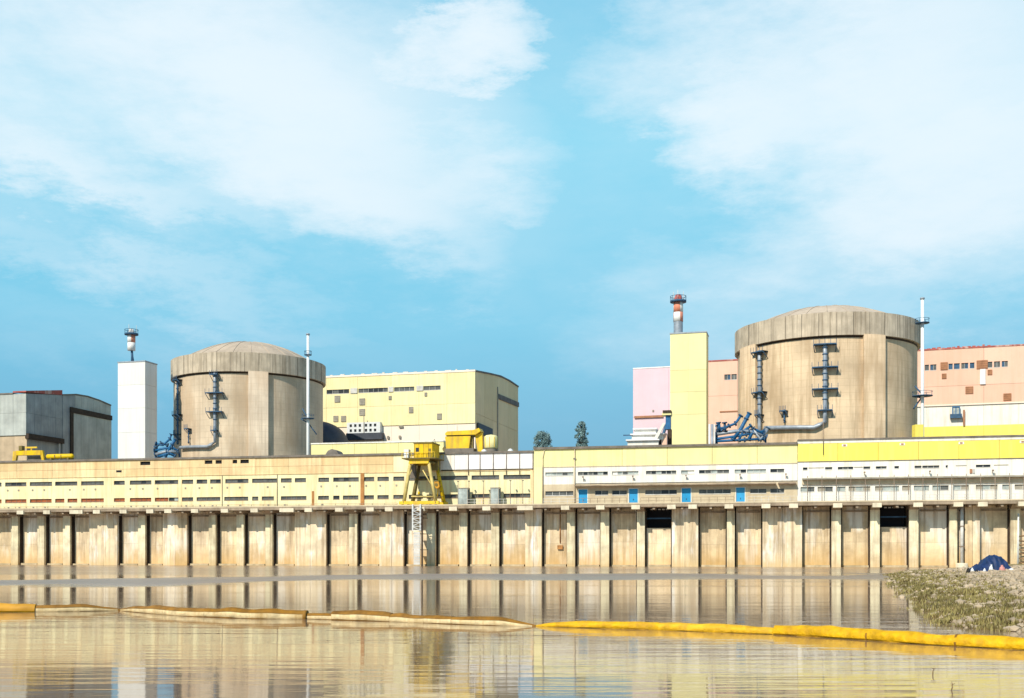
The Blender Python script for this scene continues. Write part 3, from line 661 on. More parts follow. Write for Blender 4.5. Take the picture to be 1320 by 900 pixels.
# left pair
t = roofthing('gantry_hoist', 'low yellow gantry hoist on the roof in front of the grey hall', 'crane')
bx('beam', M['craney'], t, rx(22), rx(54), RY - .4, RY + .4, rz(40, 587), rz(40, 581))
for (a, b, c, d) in ((18, 22, 17, 21), (52, 54, 55, 58)):
    MB().prism([(rx(c), RZ), (rx(d), RZ), (rx(b) + .3, rz(40, 581)), (rx(a), rz(40, 581.5))], RY - .3, RY + .3).build('leg', M['craney'], t)
bx('trolley', M['craned'], t, rx(26), rx(30), RY - .5, RY + .5, rz(28, 581) + .003, rz(28, 575)); bx('jib', M['craney'], t, rx(33), rx(48), RY - .15, RY + .15, rz(40, 578), rz(40, 576))
bx('strut', M['craney'], t, rx(40), rx(41), RY - .1, RY + .1, rz(40, 581) + .003, rz(40, 578)); bx('machine_box', M['roofg'], t, rx(34), rx(52), RY + .5, RY + 2, RZ, rz(40, 588))
t = roofthing('pressure_tank', 'long low yellow tank lying on the roof beside the gantry hoist', 'tank')
z_ = (rz(78, 592) + rz(78, 586)) / 2 + .1; MB().tube([(rx(60), RY, z_), (rx(61.5), RY, z_), (rx(93), RY, z_), (rx(95), RY, z_)], [.25, .52, .52, .25], 14).build('shell', M['craney'], t)
for a in (66, 88): bx('saddle', M['craned'], t, rx(a), rx(a + 2), RY - .5, RY + .5, RZ, z_ - .35)
for a in (72, 80): bx('strap', M['craned'], t, rx(a), rx(a) + .15, RY - .55, RY + .55, z_ - .3, z_ + .3)
# right pair
t = roofthing('winch_house', 'bright yellow winch house with arched frame on the roof right of the crane', 'crane')
hz = rz(600, 563)
MB().prism([(rx(577), rz(600, 578.5)), (rx(606), rz(600, 578.5)), (rx(608), hz), (rx(575.5), hz)], RY - 1, RY + 1.6).build('body', M['craney'], t)
MB().prism([(rx(576), hz + .25), (rx(615), hz + .25), (rx(621), hz + .9), (rx(619), hz + 1.5), (rx(612), rz(600, 555.5)), (rx(579), rz(600, 556.5)), (rx(576), rz(600, 558.5))], RY - 1.2, RY + 1.8).build('top_beam', M['craney'], t)
bx('beam', M['craned'], t, rx(577), rx(613), RY - .9, RY + 1.5, hz + .003, hz + .25)
MB().prism([(rx(617), RZ), (rx(623), RZ), (rx(622), hz + .6), (rx(613), hz + .25)], RY - .5, RY + .5).build('leg', M['craney'], t)
bx('leg', M['craned'], t, rx(608.5), rx(610.5), RY - .4, RY + .4, RZ, hz)
bx('skid', M['roofg'], t, rx(575), rx(612), RY - 1, RY + 1.6, RZ, rz(600, 578.5) - .003)
MB().tube([(rx(574.5), RY - .6, RZ + .8), (rx(574.5), RY - .2, RZ + .8)], .5, 12).build('wheel', M['craned'], t)
bx('exhaust', M['halfp'], t, rx(586), rx(588.5), RY + .2, RY + .6, rz(600, 556) + .003, rz(600, 548))
t = roofthing('tank', 'squat yellow drum on the roof beside the winch house', 'tank')
cx = rx(633); MB().lathe([(0, rz(632, 561) + .1), (1.0, rz(632, 561.5)), (1.28, rz(632, 563)), (1.28, rz(632, 577)), (1.0, rz(632, 579)), (0, rz(632, 579))][::-1], cx, RY, 24).build('shell', M['paleyel'], t)
for a in range(8):
    th = a * PI / 4; bx('rib', M['craney'], t, cx + 1.27 * math.cos(th) - .05, cx + 1.27 * math.cos(th) + .05, RY + 1.27 * math.sin(th) - .05, RY + 1.27 * math.sin(th) + .05, rz(632, 577), rz(632, 564))
MB().lathe([(1.2, rz(632, 579) - .003), (1.2, RZ)], cx, RY, 16).build('plinth', M['roofg'], t)
for a, lb in ((624, 'white dome vent on the roof below the yellow drum'), (658, 'small white dome vent on the roof edge right of the drum')):
    x = Q.x(a, YW + .4); o = MB().lathe([(.55, RZ - .001), (.5, RZ + .2), (.25, RZ + .42), (.01, RZ + .5)][:], x, YW + .4, 12).build('roof_vent', M['sackw']); o.location = (Q.o[0], Q.o[1], 0); o.rotation_euler.z = TH; tag(o, lb, 'vent')
# stepped white annex
t = roofthing('stepped_plant_room', 'white stepped plant room with ledges left of the lemon tower', 'building')
RY = YW + 9
bz = Z(134.4)
for k, (a, b, p, q) in enumerate(((807, 850, 573, 566.5), (812, 856, 566.5, 558.5), (815, 846, 558.5, 551))):
    bx('storey', M['white'], t, rx(a) + .3, rx(b) - .2, RY + k * .8, RY + 6, rz(830, p) if k else bz, rz(830, q) - .25)
    bx('ledge', M['coolwhite'], t, rx(a), rx(b), RY + k * .8 - .5, RY + 6.1, rz(830, q) - .245, rz(830, q) - .003)
MB().prism([(rx(842), rz(845, 567)), (rx(847), rz(845, 567)), (rx(858), rz(855, 546)), (rx(855), rz(855, 545))], RY - .4, RY + .3).build('stair', M['white'], t)
bx('rail', M['platf'], t, rx(803), rx(815), RY + .5, RY + .6, rz(810, 561.5), rz(810, 560)); bx('wall', M['peach'], t, rx(852), rx(859), RY + 1, RY + 3, bz, rz(855, 558))
t = roofthing('duct_tower', 'blue duct with a dark and lemon cap wedged beside the lemon tower', 'duct')
bx('duct', M['bluep'], t, rx(856.5), rx(863), RY + 3.1, RY + 5, rz(860, 551), rz(860, 533)); bx('duct', M['dark'], t, rx(859), rx(864), RY + 3.2, RY + 4.9, bz, rz(860, 551) - .003)
bx('cap', M['paleyel'], t, rx(852), rx(864), RY + 2.6, RY + 5.4, rz(860, 532.8), rz(860, 530)); bx('cap', M['dark'], t, rx(853), rx(864), RY + 2.4, RY + 5.4, rz(860, 529.8), rz(860, 526.8))
MB().tube([(rx(857), RY + 3.5, rz(860, 545)), (rx(849), RY + 3.5, rz(860, 572))], .3, 6).build('brace', M['platf'], t)

# ------------------------------------------------------------------ reactor buildings
def reactor(cx, cy, RR, pxs, label, cm, zd=60.9):
    """pxs: photo columns of buttresses; local origin at the axis, z absolute"""
    rt = empty('reactor_building', (cx, cy, 0), 0, label, 'reactor building')
    BR = RR - .75
    zr0, zr1, zd0 = 49.7, 54.7, 54.0
    MB().lathe([(BR, 11.0), (BR, zr0 - .02)], 0, 0, 96).build('containment_wall', cm, rt)
    n = 36                                                    # the ring beam is cast in segments
    MB().lathe([(BR - .3, zr0 - .5), (BR + .05, zr0 - .45), (BR + .05, zr0 + .003)], 0, 0, 96).build('ring_shade_band', M['dark'], rt)  # dark band painting in the shade under the ring
    for k in range(n):
        a0 = 2 * PI * k / n + .002; a1 = 2 * PI * (k + 1) / n - .002; ro = RR + random.uniform(-.04, .04)
        m = MB(); m.lathe([(BR - 1, zr0 + .01), (ro, zr0), (ro, zr1), (ro - 1.0, zr1 + .02)], 0, 0, 4, a0, a1, False); m.build('ring_segment', M['ring'], rt)
    prof = []
    RD = RR - 1.05
    for i in range(15):
        r = RD * (1 - i / 14); prof.append((max(r, .01), zd - r * r * (zd - zd0) / RD ** 2))
    MB().lathe([(RR - .9, zr1 - .05), (RD, zd0)] + prof[1:], 0, 0, 72).build('dome', M['dome'], rt)
    for k in range(0, 24):                                    # radial ribs of the dome
        a = 2 * PI * k / 24; ps = [(r * math.cos(a), r * math.sin(a), z + .03) for r, z in prof[:-2]]
        MB().tube(ps, .09, 4).build('dome_rib', M['dome'], rt)
    def on(px, rad):                                          # angle of the near surface point seen in column px
        t_ = (px - CX) / F; A_ = t_ * t_ + 1; B_ = -2 * (t_ * cx + cy); C_ = cx * cx + cy * cy - rad * rad
        disc = max(B_ * B_ - 4 * A_ * C_, 0); d = (-B_ - math.sqrt(disc)) / (2 * A_)
        return math.atan2(d - cy, t_ * d - cx), d
    for (p0, p1) in pxs:
        a0, a1 = on(p0, RR + .25)[0], on(p1, RR + .25)[0]
        if a1 < a0: a1 += 2 * PI if a1 < a0 - PI else 0
        a0, a1 = min(a0, a1), max(a0, a1)
        m = MB(); m.lathe([(RR + .12, 11.0), (RR + .12, zr0 + .15), (BR, zr0 + .15)], 0, 0, 8, a0, a1)
        for a in (a0, a1):
            b = len(m.v); m.v += [(r * math.cos(a), r * math.sin(a), z) for r, z in ((BR - .2, 11), (RR + .12, 11), (RR + .12, zr0 + .15), (BR - .2, zr0 + .15))]; m.face((b, b + 1, b + 2, b + 3))
        m.build('buttress', cm, rt)
    am = on((pxs[0][0] + pxs[0][1]) / 2, RR)[0]
    for k in (2,):
        m = MB(); a = am + k * PI / 2; m.lathe([(RR + .12, 11.0), (RR + .12, zr0 + .15), (BR, zr0 + .15)], 0, 0, 8, a - .13, a + .13); m.build('buttress', cm, rt)
    def pt(px, py, rad):
        a, d = on(px, rad); return (rad * math.cos(a), rad * math.sin(a), EYE + (HY - py) / F * d)
    return rt, pt, on, BR
RA, ptA, onA, BRA = reactor(-73.3, 306.4, 21.0, [(320, 346)], 'concrete reactor building with shallow dome on the left, beside the white tower', M['conc'])
RB, ptB, onB, BRB = reactor(73.9, 258.5, 21.0, [(1114.5, 1142), (953, 973)], 'larger warm brown reactor building with shallow dome beside the lemon tower', M['conc2'], 59.9)
def riser(rt, pt, rad, px, y0, y1, plats, m, r=.42, elbow=None):
    ps = []
    n = 8
    for i in range(n + 1): ps.append(pt(px, y0 + (y1 - y0) * i / n, rad))
    x_, y_, _ = ps[0]; ps = [(x_, y_, p[2]) for p in ps]
    if elbow:
        (ex, ey) = elbow; last = ps[-1]
        a0 = math.atan2(last[1], last[0]); tx = pt(ex, ey, rad); a1 = math.atan2(tx[1], tx[0])
        for i in range(1, 13):
            a = a0 + (a1 - a0) * i / 12; s_ = min(1, i / 2); ps.append((rad * math.cos(a), rad * math.sin(a), last[2] - 1.1 * s_ + (tx[2] - last[2] + 1.1) * max(0, (i - 2) / 10)))
    o = MB().tube(ps, r, 10).build('riser_pipe', m, rt)
    a = math.atan2(y_, x_)
    for (py, w_) in plats:
        zc_ = pt(px, py, rad)[2]; q = MB()
        q.lathe([(rad - .9, zc_ - .12), (rad + 1.0, zc_ - .12), (rad + 1.0, zc_ + .1), (rad - .9, zc_ + .1), (rad - .9, zc_ - .12)], 0, 0, 5, a - w_ / rad / 2, a + w_ / rad / 2, False); q.build('platform', M['platf'], o)
        q = MB()
        for k in (-.5, 0, .5):
            aa = a + w_ / rad * k; q.tube([((rad - .9) * math.cos(aa), (rad - .9) * math.sin(aa), zc_ - 1.6), ((rad + .9) * math.cos(aa), (rad + .9) * math.sin(aa), zc_ - .1)], .1, 4)
        q.build('bracket', M['platf'], o)
        q = MB()
        for k in range(5):
            aa = a + w_ / rad * (k / 4 - .5); q.box((rad + .95) * math.cos(aa) - .04, (rad + .95) * math.cos(aa) + .04, (rad + .95) * math.sin(aa) - .04, (rad + .95) * math.sin(aa) + .04, zc_ + .1, zc_ + 1.1)
        q.build('guard_rail', M['platf'], o)
    for k in range(9):
        z_ = ps[0][2] - 1.4 * k - 1; 
        if z_ > ps[8][2]: MB().lathe([(r + .02, z_), (r + .14, z_), (r + .14, z_ + .2), (r + .02, z_ + .2)], x_, y_, 10).build('pipe_clamp', M['platf'], o)
    return o
riser(RA, ptA, BRA + .75, 277, 481, 570, [(483, 2.0), (506.5, 4.6), (531, 4.2), (555, 1.5)], M['steelp'], .42, (232, 577))
riser(RA, ptA, BRA + .75, 229, 490, 573, [(490, 2.6), (535, 3.0), (560, 1.2)], M['platf'], .3)
riser(RA, ptA, BRA + .5, 243, 552, 572, [(553, 1.4)], M['platf'], .16)
riser(RB, ptB, BRB + .75, 1063.5, 443, 544, [(444, 4.6), (473.5, 5.2), (501.5, 5.2), (529, 3.0)], M['steelp'], .48, (986, 552))
riser(RB, ptB, BRB + .9, 979, 452, 563, [(454, 3.6), (506, 3.2), (535, 1.2)], M['steelp'], .42)
riser(RB, ptB, BRB + .5, 1011, 528, 545, [(530, 1.4)], M['platf'], .18)
# pipework at the foot of each
def pipes(lst, name, label, m, d, r=.35):
    c = P(lst[0][0][0], 600, d); t_ = empty(name, (c.x, c.y, 0), 0, label, 'pipework')
    for i, (pl) in enumerate(lst):
        ps = [P(p[0], p[1], d + (p[2] if len(p) > 2 else 0)) for p in pl]; ps = [(q.x - c.x, q.y - c.y, q.z) for q in ps]
        o = MB().tube(ps, r * (.8 if i % 2 else .55), 8).build('pipe', M['bluep'] if i % 3 != 1 else (M['steelp'] if i % 2 else m), t_)
        for e_ in (0, len(ps) - 1, len(ps) // 2):
            a_ = Vector(ps[e_]); b_ = Vector(ps[e_ - 1 if e_ else 1]); dd_ = (b_ - a_).normalized() * .12
            MB().tube([a_ - dd_, a_ + dd_], r * 1.15, 10).build('flange', M['platf'], o)
    # legs down to the yard
    for p in lst[0][:1] + lst[1][-1:] + lst[2][:1]:
        q = P(p[0], p[1], d); MB().tube([(q.x - c.x, q.y - c.y + .8, q.z), (q.x - c.x, q.y - c.y + .8, 11)], .22, 6).build('leg', M['platf'], t_)
    return t_
pipes([[(199, 581), (212, 578), (222, 577), (229, 581)], [(200, 586), (215, 582), (230, 583)], [(201, 572), (210, 574), (219, 566), (221, 560)], [(204, 589), (218, 584), (226, 588)], [(200, 577), (208, 571), (216, 574)], [(213, 589), (222, 573), (226, 566)]],
      'pipe_cluster', 'tangle of blue pipes at the foot of the left reactor beside the white tower', M['platf'], 276, .5)
pipes([[(922, 566), (945, 563), (962, 560), (985, 556)], [(922, 560), (948, 556), (965, 556), (988, 563)], [(925, 553), (935, 551), (948, 546), (955, 536)], [(945, 567), (955, 553), (962, 540), (966, 533)], [(924, 548), (930, 555), (940, 549)],
       [(965, 567), (972, 553), (984, 560)], [(952, 568), (958, 556), (968, 549)], [(970, 552), (980, 567), (990, 552)], [(922, 569), (960, 567), (985, 566)], [(926, 545), (927, 556)], [(934, 545), (935, 556)]],
      'pipe_cluster', 'large tangle of blue pipes at the foot of the right reactor beside the lemon tower', M['platf'], 233, .5)
for i, (px_, lb) in enumerate(((914.5, 'white thin vertical pipe right next to the lemon tower'), (918, 'grey vertical pipe, second right of the lemon tower'), (921, 'pale grey vertical pipe beside the blue pipes'))):
    q = P(px_, 547, 232); o = MB().tube([(0, 0, 11), (0, 0, q.z)], .2 if i != 1 else .26, 10).build('vertical_pipe', [M['sackw'], M['steelp'], M['railw']][i]); o.location = (q.x, q.y, 0); tag(o, lb, 'pipe')

# ------------------------------------------------------------------ slim white vent masts
def mast(px, py0, d, plats, label):
    q = P(px, py0, d); t_ = empty('vent_mast', (q.x, q.y, 0), 0, label, 'mast')
    MB().tube([(0, 0, 11), (0, 0, q.z * .6), (0, 0, q.z)], [.42, .38, .34], 14).build('mast', M['stackw'], t_)
    MB().lathe([(.33, q.z + .01), (.5, q.z + .01), (.5, q.z + .35), (.33, q.z + .35)], 0, 0, 14).build('collar', M['steelp'], t_)
    MB().tube([(0, 0, q.z), (0, 0, q.z + .5)], .07, 5).build('rod', M['platf'], t_)
    for (py, w_) in plats:
        z_ = P(px, py, d).z
        m = MB(); m.lathe([(.4, z_), (w_, z_), (w_, z_ + .15), (.4, z_ + .15)], 0, 0, 14); m.lathe([(w_ - .05, z_ + 1.0), (w_, z_ + 1.0), (w_, z_ + 1.08), (w_ - .05, z_ + 1.08)], 0, 0, 14)
        for k in range(8): a = k * PI / 4; m.box(w_ * math.cos(a) * .97 - .03, w_ * math.cos(a) * .97 + .03, w_ * math.sin(a) * .97 - .03, w_ * math.sin(a) * .97 + .03, z_ + .15, z_ + 1)
        m.build('platform', M['platf'], t_)
    return t_
ma_ = mast(397, 432, 283, [(458, .95), (540, 1.6)], 'slim white vent mast in front of the left reactor')
for (p0, y0, p1, y1) in ((388, 540, 397, 545), (390, 527, 397, 540), (397, 545, 408, 560)):
    a, b = P(p0, y0, 284), P(p1, y1, 283); o = ma_.location; MB().tube([(a.x - o.x, 1.0, a.z), (b.x - o.x, .2, b.z)], .16, 5).build('stay', M['platf'], ma_)
mb_ = mast(1189, 386, 243, [(417, 1.5), (511, 2.2)], 'slim white vent mast at the right edge of the right reactor')
for (p0, y0, p1, y1) in ((1178, 510, 1189, 513), (1181, 497, 1190, 509), (1189, 513, 1178, 527)):
    a, b = P(p0, y0, 243), P(p1, y1, 243); o = mb_.location; MB().tube([(a.x - o.x, .8, a.z), (b.x - o.x, .2, b.z)], .18, 5).build('stay', M['platf'], mb_)
yb = P(1183, 555, 240); o = MB().box(-.9, .9, -1, 1, 11, P(1183, 548, 240).z).build('valve_box', M['yel']); o.location = (yb.x, yb.y, 0); tag(o, 'small bright yellow box at the foot of the right white mast', 'box')

# ------------------------------------------------------------------ stair towers with striped beacon chimneys
def tower(px0, px1, pytop, d, depth, m, label, seams, TH2=R(-15), msd=None):
    t0 = P(px0, 600, d); f = Frame(t0.x, t0.y, TH2); rt = empty('stair_tower', (t0.x, t0.y, 0), TH2, label, 'tower')
    w_ = f.x(px1); zt_ = P(px0, pytop, d).z
    zs = [11.1] + [P(px0, s_, d).z for s_ in seams] + [zt_]
    for a, b in zip(zs[:-1], zs[1:]):
        bx('cladding_panel', m, rt, 0, w_ / 2 - .008, 0, .3, a + .02, b - .02); bx('cladding_panel', m, rt, w_ / 2 + .008, w_, 0, .3, a + .02, b - .02)
        bx('side_panel', msd or m, rt, w_ - .3, w_ - .003, .303, depth, a + .02, b - .02); bx('side_panel', m, rt, .003, .3, .303, depth, a + .02, b - .02)
    bx('core', M['greyv'], rt, .31, w_ - .31, .31, depth - .3, 11, zt_ - .1); bx('back_panel', m, rt, .3, w_ - .3, depth - .3, depth - .003, 11, zt_)
    bx('coping', M['steelp'], rt, -.12, w_ + .1, -.12, depth + .1, zt_ + .003, zt_ + .3)
    return rt, f, w_, zt_ + .3
TA, fA, wA, zA = tower(152, 187, 468, 285, 5.4, M['towerw'], 'tall plain white tower at the left of the left reactor', [558, 527, 497])
TB, fB, wB, zB = tower(864, 910.5, 431, 248, 5.4, M['towery'], 'tall pale lemon yellow tower left of the right reactor', [535, 506, 478])
def beacon(px, d, z0, rows, r, rp_, label, base):
    c = P(px, 500, d); t_ = empty('beacon_chimney', (c.x, c.y + 2, z0), 0, label, 'chimney', )
    zz = [P(px, y_, d + 2).z - z0 for y_ in rows]           # base top, band edges upwards, platform, top
    if base == 'leg': MB().tube([(r * .3, 0, 0), (r * .2, 0, zz[0] * .5), (r * .1, 0, zz[0])], [.5, .32, .3], 8).build('support', M['platf'], t_)
    else: MB().lathe([(r * .95, 0), (r * .95, zz[0])], 0, 0, 16).build('support', M['steelp'], t_)
    nb = len(rows) - 3
    for b in range(nb):
        for q in range(4):
            m = MB(); a0 = R(15) + q * PI / 2; m.lathe([(.2, zz[b] + .003), (r, zz[b] + .003), (r, zz[b + 1]), (.2, zz[b + 1])], 0, 0, 6, a0, a0 + PI / 2 - .004)
            m.build('painted_band', M['red'] if ((q + b) % 2 if base != 'leg' else (b == nb - 1 and q == 3)) else M['towerw'], t_)
    zp_ = zz[nb]
    m = MB(); m.lathe([(.2, zp_ + .005), (rp_, zp_ + .005), (rp_, zp_ + .4), (.2, zp_ + .4)], 0, 0, 18); m.lathe([(rp_ - .06, zp_ + 1.3), (rp_, zp_ + 1.3), (rp_, zp_ + 1.4), (rp_ - .06, zp_ + 1.4)], 0, 0, 18)
    for k in range(10): a = k * PI / 5; m.box((rp_ - .05) * math.cos(a) - .04, (rp_ - .05) * math.cos(a) + .04, (rp_ - .05) * math.sin(a) - .04, (rp_ - .05) * math.sin(a) + .04, zp_ + .4, zp_ + 1.3)
    m.build('platform', M['platf'], t_)
    MB().lathe([(r * .8, zp_ + .42), (r * .85, zz[-2]), (r * .55, zz[-1]), (.02, zz[-1] + .1)], 0, 0, 16).build('cap', M['redroof' if base != 'leg' else 'railw'], t_)
    for k in range(3): a = k * 2.1 + .3; MB().tube([(rp_ * .7 * math.cos(a), rp_ * .7 * math.sin(a), zp_ + .4), (rp_ * .7 * math.cos(a), rp_ * .7 * math.sin(a), zp_ + 2.6)], .05, 5).build('rod', M['railw'], t_)
beacon(166, 285, zA, [452, 442, 432, 429, 424.5], 1.0, 1.75, 'white and orange beacon chimney on a thin leg above the white tower', 'leg')
beacon(876, 248, zB, [415, 403, 390, 384.5, 380], 1.1, 1.85, 'red and white checked beacon chimney above the lemon tower', 'pipe')

# ------------------------------------------------------------------ yellow turbine hall
TH3 = math.atan2(-12, 46.8)
hb = P(612.5, 600, 330); H = Frame(hb.x, hb.y, TH3)
hh = empty('turbine_hall', (hb.x, hb.y, 0), TH3, 'large pale yellow turbine hall with curved gable end behind the left reactor', 'building')
xL = H.x(330); zc_ = H.hit(612, 479, 0)[1]
zbase = H.hit(612, 545.5)[1]; zsA, zsB = H.hit(568, 502.5)[1], H.hit(568, 497)[1]; zmid = H.hit(600, 520)[1]
hw = [(380, 414), (421, 450), (462, 500), (508, 534), (546, 568)]
cols = [330, 375, 421, 461, 504, 540, 576, 612.5]
for a, b in zip(cols[:-1], cols[1:]):
    xa_, xb_ = H.x(a) + .03, H.x(b) - .03
    ops = [(max(xa_, H.x(p)), min(xb_, H.x(q))) for p, q in hw if q > a and p < b]
    m = MB(); rows_wall(m, xa_, xb_, 0, .5, zmid + .03, zc_, [(zsA, zsB, ops)]); m.build('cladding_panel', M['halfy'], hh)
    bx('cladding_panel', M['halfy'], hh, xa_, xb_, -.01, .5, zbase + .03, zmid - .03)
    bx('base_panel', M['halfp'], hh, xa_, xb_, .25, .6, 11.1, zbase - .03)
for a, b in hw: window(hh, H.x(a), H.x(b), 0, zsA, zsB, [M['glass'], M['glassd'], M['glass']], M['railw'], 1.7)
for a, b in ((452, 460.5), (501, 507), (537, 545.5)): bx('louvre', M['railw'], hh, H.x(a), H.x(b), -.25, -.012, zsA - .1, zsB + .2)
def vent(px, py, w_, h_, fr=H, par=hh, m='greyv', yy=0):
    x_, z_ = fr.hit(px, py, yy); k = w_ * .115; kk = h_ * .115
    o = bx('louvre', M[m], par, x_ - k, x_ + k, yy - .2, yy - .012, z_ - kk, z_ + kk)
    n_ = 4
    s_ = MB()
    for i in range(n_): zz_ = z_ - kk + (i + .5) * 2 * kk / n_; s_.box(x_ - k + .05, x_ + k - .05, yy - .26, yy - .202, zz_ - .06, zz_ + .06)
    s_.build('slat', M[m], o)
for v in ((435, 514.5, 8, 9), (467, 518, 8, 9), (467, 531.5, 8, 9), (433, 540, 7, 8), (443, 540, 7, 8), (503, 513, 4, 5), (549, 508.5, 3.5, 5), (530, 528.5, 6, 8), (566.5, 537, 6.5, 8), (500.5, 564, 3, 4), (515.5, 563.5, 3, 4), (517, 550, 6, 3)): vent(*v)
bx('coping', M['halfp'], hh, xL, .05, -.15, .6, zc_ + .003, zc_ + .55)
for i in range(14): xx_ = H.x(425 + i * 13.5); bx('roof_clip', M['railw'], hh, xx_, xx_ + random.uniform(.5, 2), .1, .5, zc_ + .553, zc_ + .553 + random.uniform(.2, .5))
# gable end
pr = [(0.5, zc_)] + [H.side(px_, py_, 0) for px_, py_ in ((630, 482.5), (645, 486), (657, 492), (668, 499.5))]
ye = pr[-1][0]
# split the gable into sheets
ysd = H.side(641, 507, 0)[0]
def topz(y_):
    for (a, za), (b, zb2) in zip(pr[:-1], pr[1:]):
        if a <= y_ <= b: return za + (zb2 - za) * (y_ - a) / (b - a)
    return pr[-1][1]
ycols = [.5, 10, 20, ysd, (ysd + ye) / 2, ye]
zl = [11.1, 24, H.side(620, 523, 0)[1] - 3, None]
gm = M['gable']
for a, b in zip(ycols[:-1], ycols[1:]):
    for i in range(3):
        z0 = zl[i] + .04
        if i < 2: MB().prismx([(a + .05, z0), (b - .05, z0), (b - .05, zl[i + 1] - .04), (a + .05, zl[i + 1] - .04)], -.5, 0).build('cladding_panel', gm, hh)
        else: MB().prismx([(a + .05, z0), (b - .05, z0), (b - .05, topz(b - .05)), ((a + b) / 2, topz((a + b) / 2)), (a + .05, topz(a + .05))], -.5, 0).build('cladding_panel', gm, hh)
MB().prismx([(y_, z_ + .01) for y_, z_ in pr] + [(y_, z_ + .5) for y_, z_ in reversed(pr)], xL, .25).build('roof', M['roofg'], hh)
bx('back_wall', M['halfy'], hh, xL, -.51, ye - .5, ye - .02, 11, pr[-1][1]); bx('end_wall', M['halfy'], hh, xL, xL + .5, .5, ye - .51, 11, zc_); bx('core_floor', M['dark'], hh, xL + .6, -.6, 1, ye - 1, 11, zbase - 3)
bx('downpipe', M['greyv'], hh, .003, .3, ysd - .3, ysd + .3, 11, topz(ysd) - 3.5); a1_, b1_ = H.side(641, 507.5, 0), H.side(668, 519, 0)
MB().prismx([(a1_[0], a1_[1] - 1.6), (b1_[0], b1_[1] - 1.6), (b1_[0], b1_[1]), (a1_[0], a1_[1])], .003, .35).build('door_head', M['roofg'], hh)
p1, p2 = H.side(614.5, 545, 0), H.side(633, 553, 0)
MB().prismx([(p1[0], p1[1] - 3.2), (p2[0], p2[1] - 3.0), (p2[0], p2[1]), (p1[0], p1[1])], .003, .6).build('louvre', M['slate'], hh, 'dark slate louvre on the gable end')
# window box hung on the base
xa_, za_ = H.hit(448, 559, -1.5); xb_ = H.x(489, -1.5); zb2 = H.hit(448, 545, -1.5)[1]
wb = MB(); wr = []
for r_ in range(2):
    z0 = za_ + (zb2 - za_) * (.12 + .46 * r_); wr.append((z0, z0 + (zb2 - za_) * .26, [(xa_ + (xb_ - xa_) * (k + .45 + (0.35 if k > 2 else 0)) / 7, xa_ + (xb_ - xa_) * (k + .98 + (0.35 if k > 2 else 0)) / 7) for k in range(6)]))
rows_wall(wb, xa_, xb_, -1.5, -1.2, za_, zb2, wr); bo = wb.build('window_box', M['sackw'], hh)
bx('pane', M['glassd'], bo, xa_, xb_, -1.19, -1.1, za_ + .1, zb2 - .1); bx('side', M['sackw'], bo, xb_, xb_ + .2, -1.5, .24, za_, zb2); bx('mullion', M['greyv'], bo, xa_ + (xb_ - xa_) * .51, xa_ + (xb_ - xa_) * .53, -1.7, -1.5, za_, zb2 + 2)
bx('side', M['sackw'], bo, xa_ - .2, xa_ - .002, -1.5, .24, za_, zb2)
bx('balcony', M['slate'], hh, xa_ - .3, H.x(492, -2), -2, .24, H.hit(450, 567, -2)[1], za_ - .003)
# slate dome, low yellow annex
dc = P(408, 573, 325); o = empty('slate_dome', (dc.x, dc.y, 0), 0, 'dark slate dome half hidden behind the left reactor', 'dome')
rr_ = 41 / F * 325; hh_ = P(408, 543, 325).z - dc.z
MB().lathe([(rr_ * math.cos(k * PI / 24), dc.z + hh_ * math.sin(k * PI / 24)) for k in range(12)] + [(.02, dc.z + hh_)], 0, 0, 40).build('dome', M['slate'], o)
MB().lathe([(rr_, 11), (rr_, dc.z - .003)], 0, 0, 40).build('drum', M['slate'], o)
an = P(401, 600, 262); fr = Frame(an.x, an.y, TH)
o = empty('service_annex', (an.x, an.y, 0), TH, 'low flat yellow annex between the left reactor and the crane', 'building')
zt_ = fr.hit(401, 573)[1]; x1_ = fr.x(572)
for k in range(6): bx('wall_panel', M['paleyel'], o, x1_ * k / 6 + .03, x1_ * (k + 1) / 6 - .03, 0, .4, 11.1, zt_)
bx('roof', M['white'], o, 0, x1_, -.15, 9, zt_ + .003, zt_ + .3); bx('end_wall', M['paleyel'], o, x1_ - .4, x1_ - .035, .41, 9, 11.1, zt_ - .01); bx('end_wall', M['paleyel'], o, .035, .4, .41, 9, 11.1, zt_ - .01)
bm = Q.hit(430, 581, YW + 3)
o = MB().prism([(Q.x(421, YW + 3), RZ), (Q.x(440, YW + 3), RZ), (Q.x(436, YW + 3), bm[1] - .1), (Q.x(430, YW + 3), bm[1] + .25), (Q.x(425, YW + 3), bm[1] - .1)], YW + 2, YW + 5).build('roof_hatch', M['roofg']); o.location = (Q.o[0], Q.o[1], 0); o.rotation_euler.z = TH; tag(o, 'low humped grey hatch on the roof below the white mast', 'hatch')

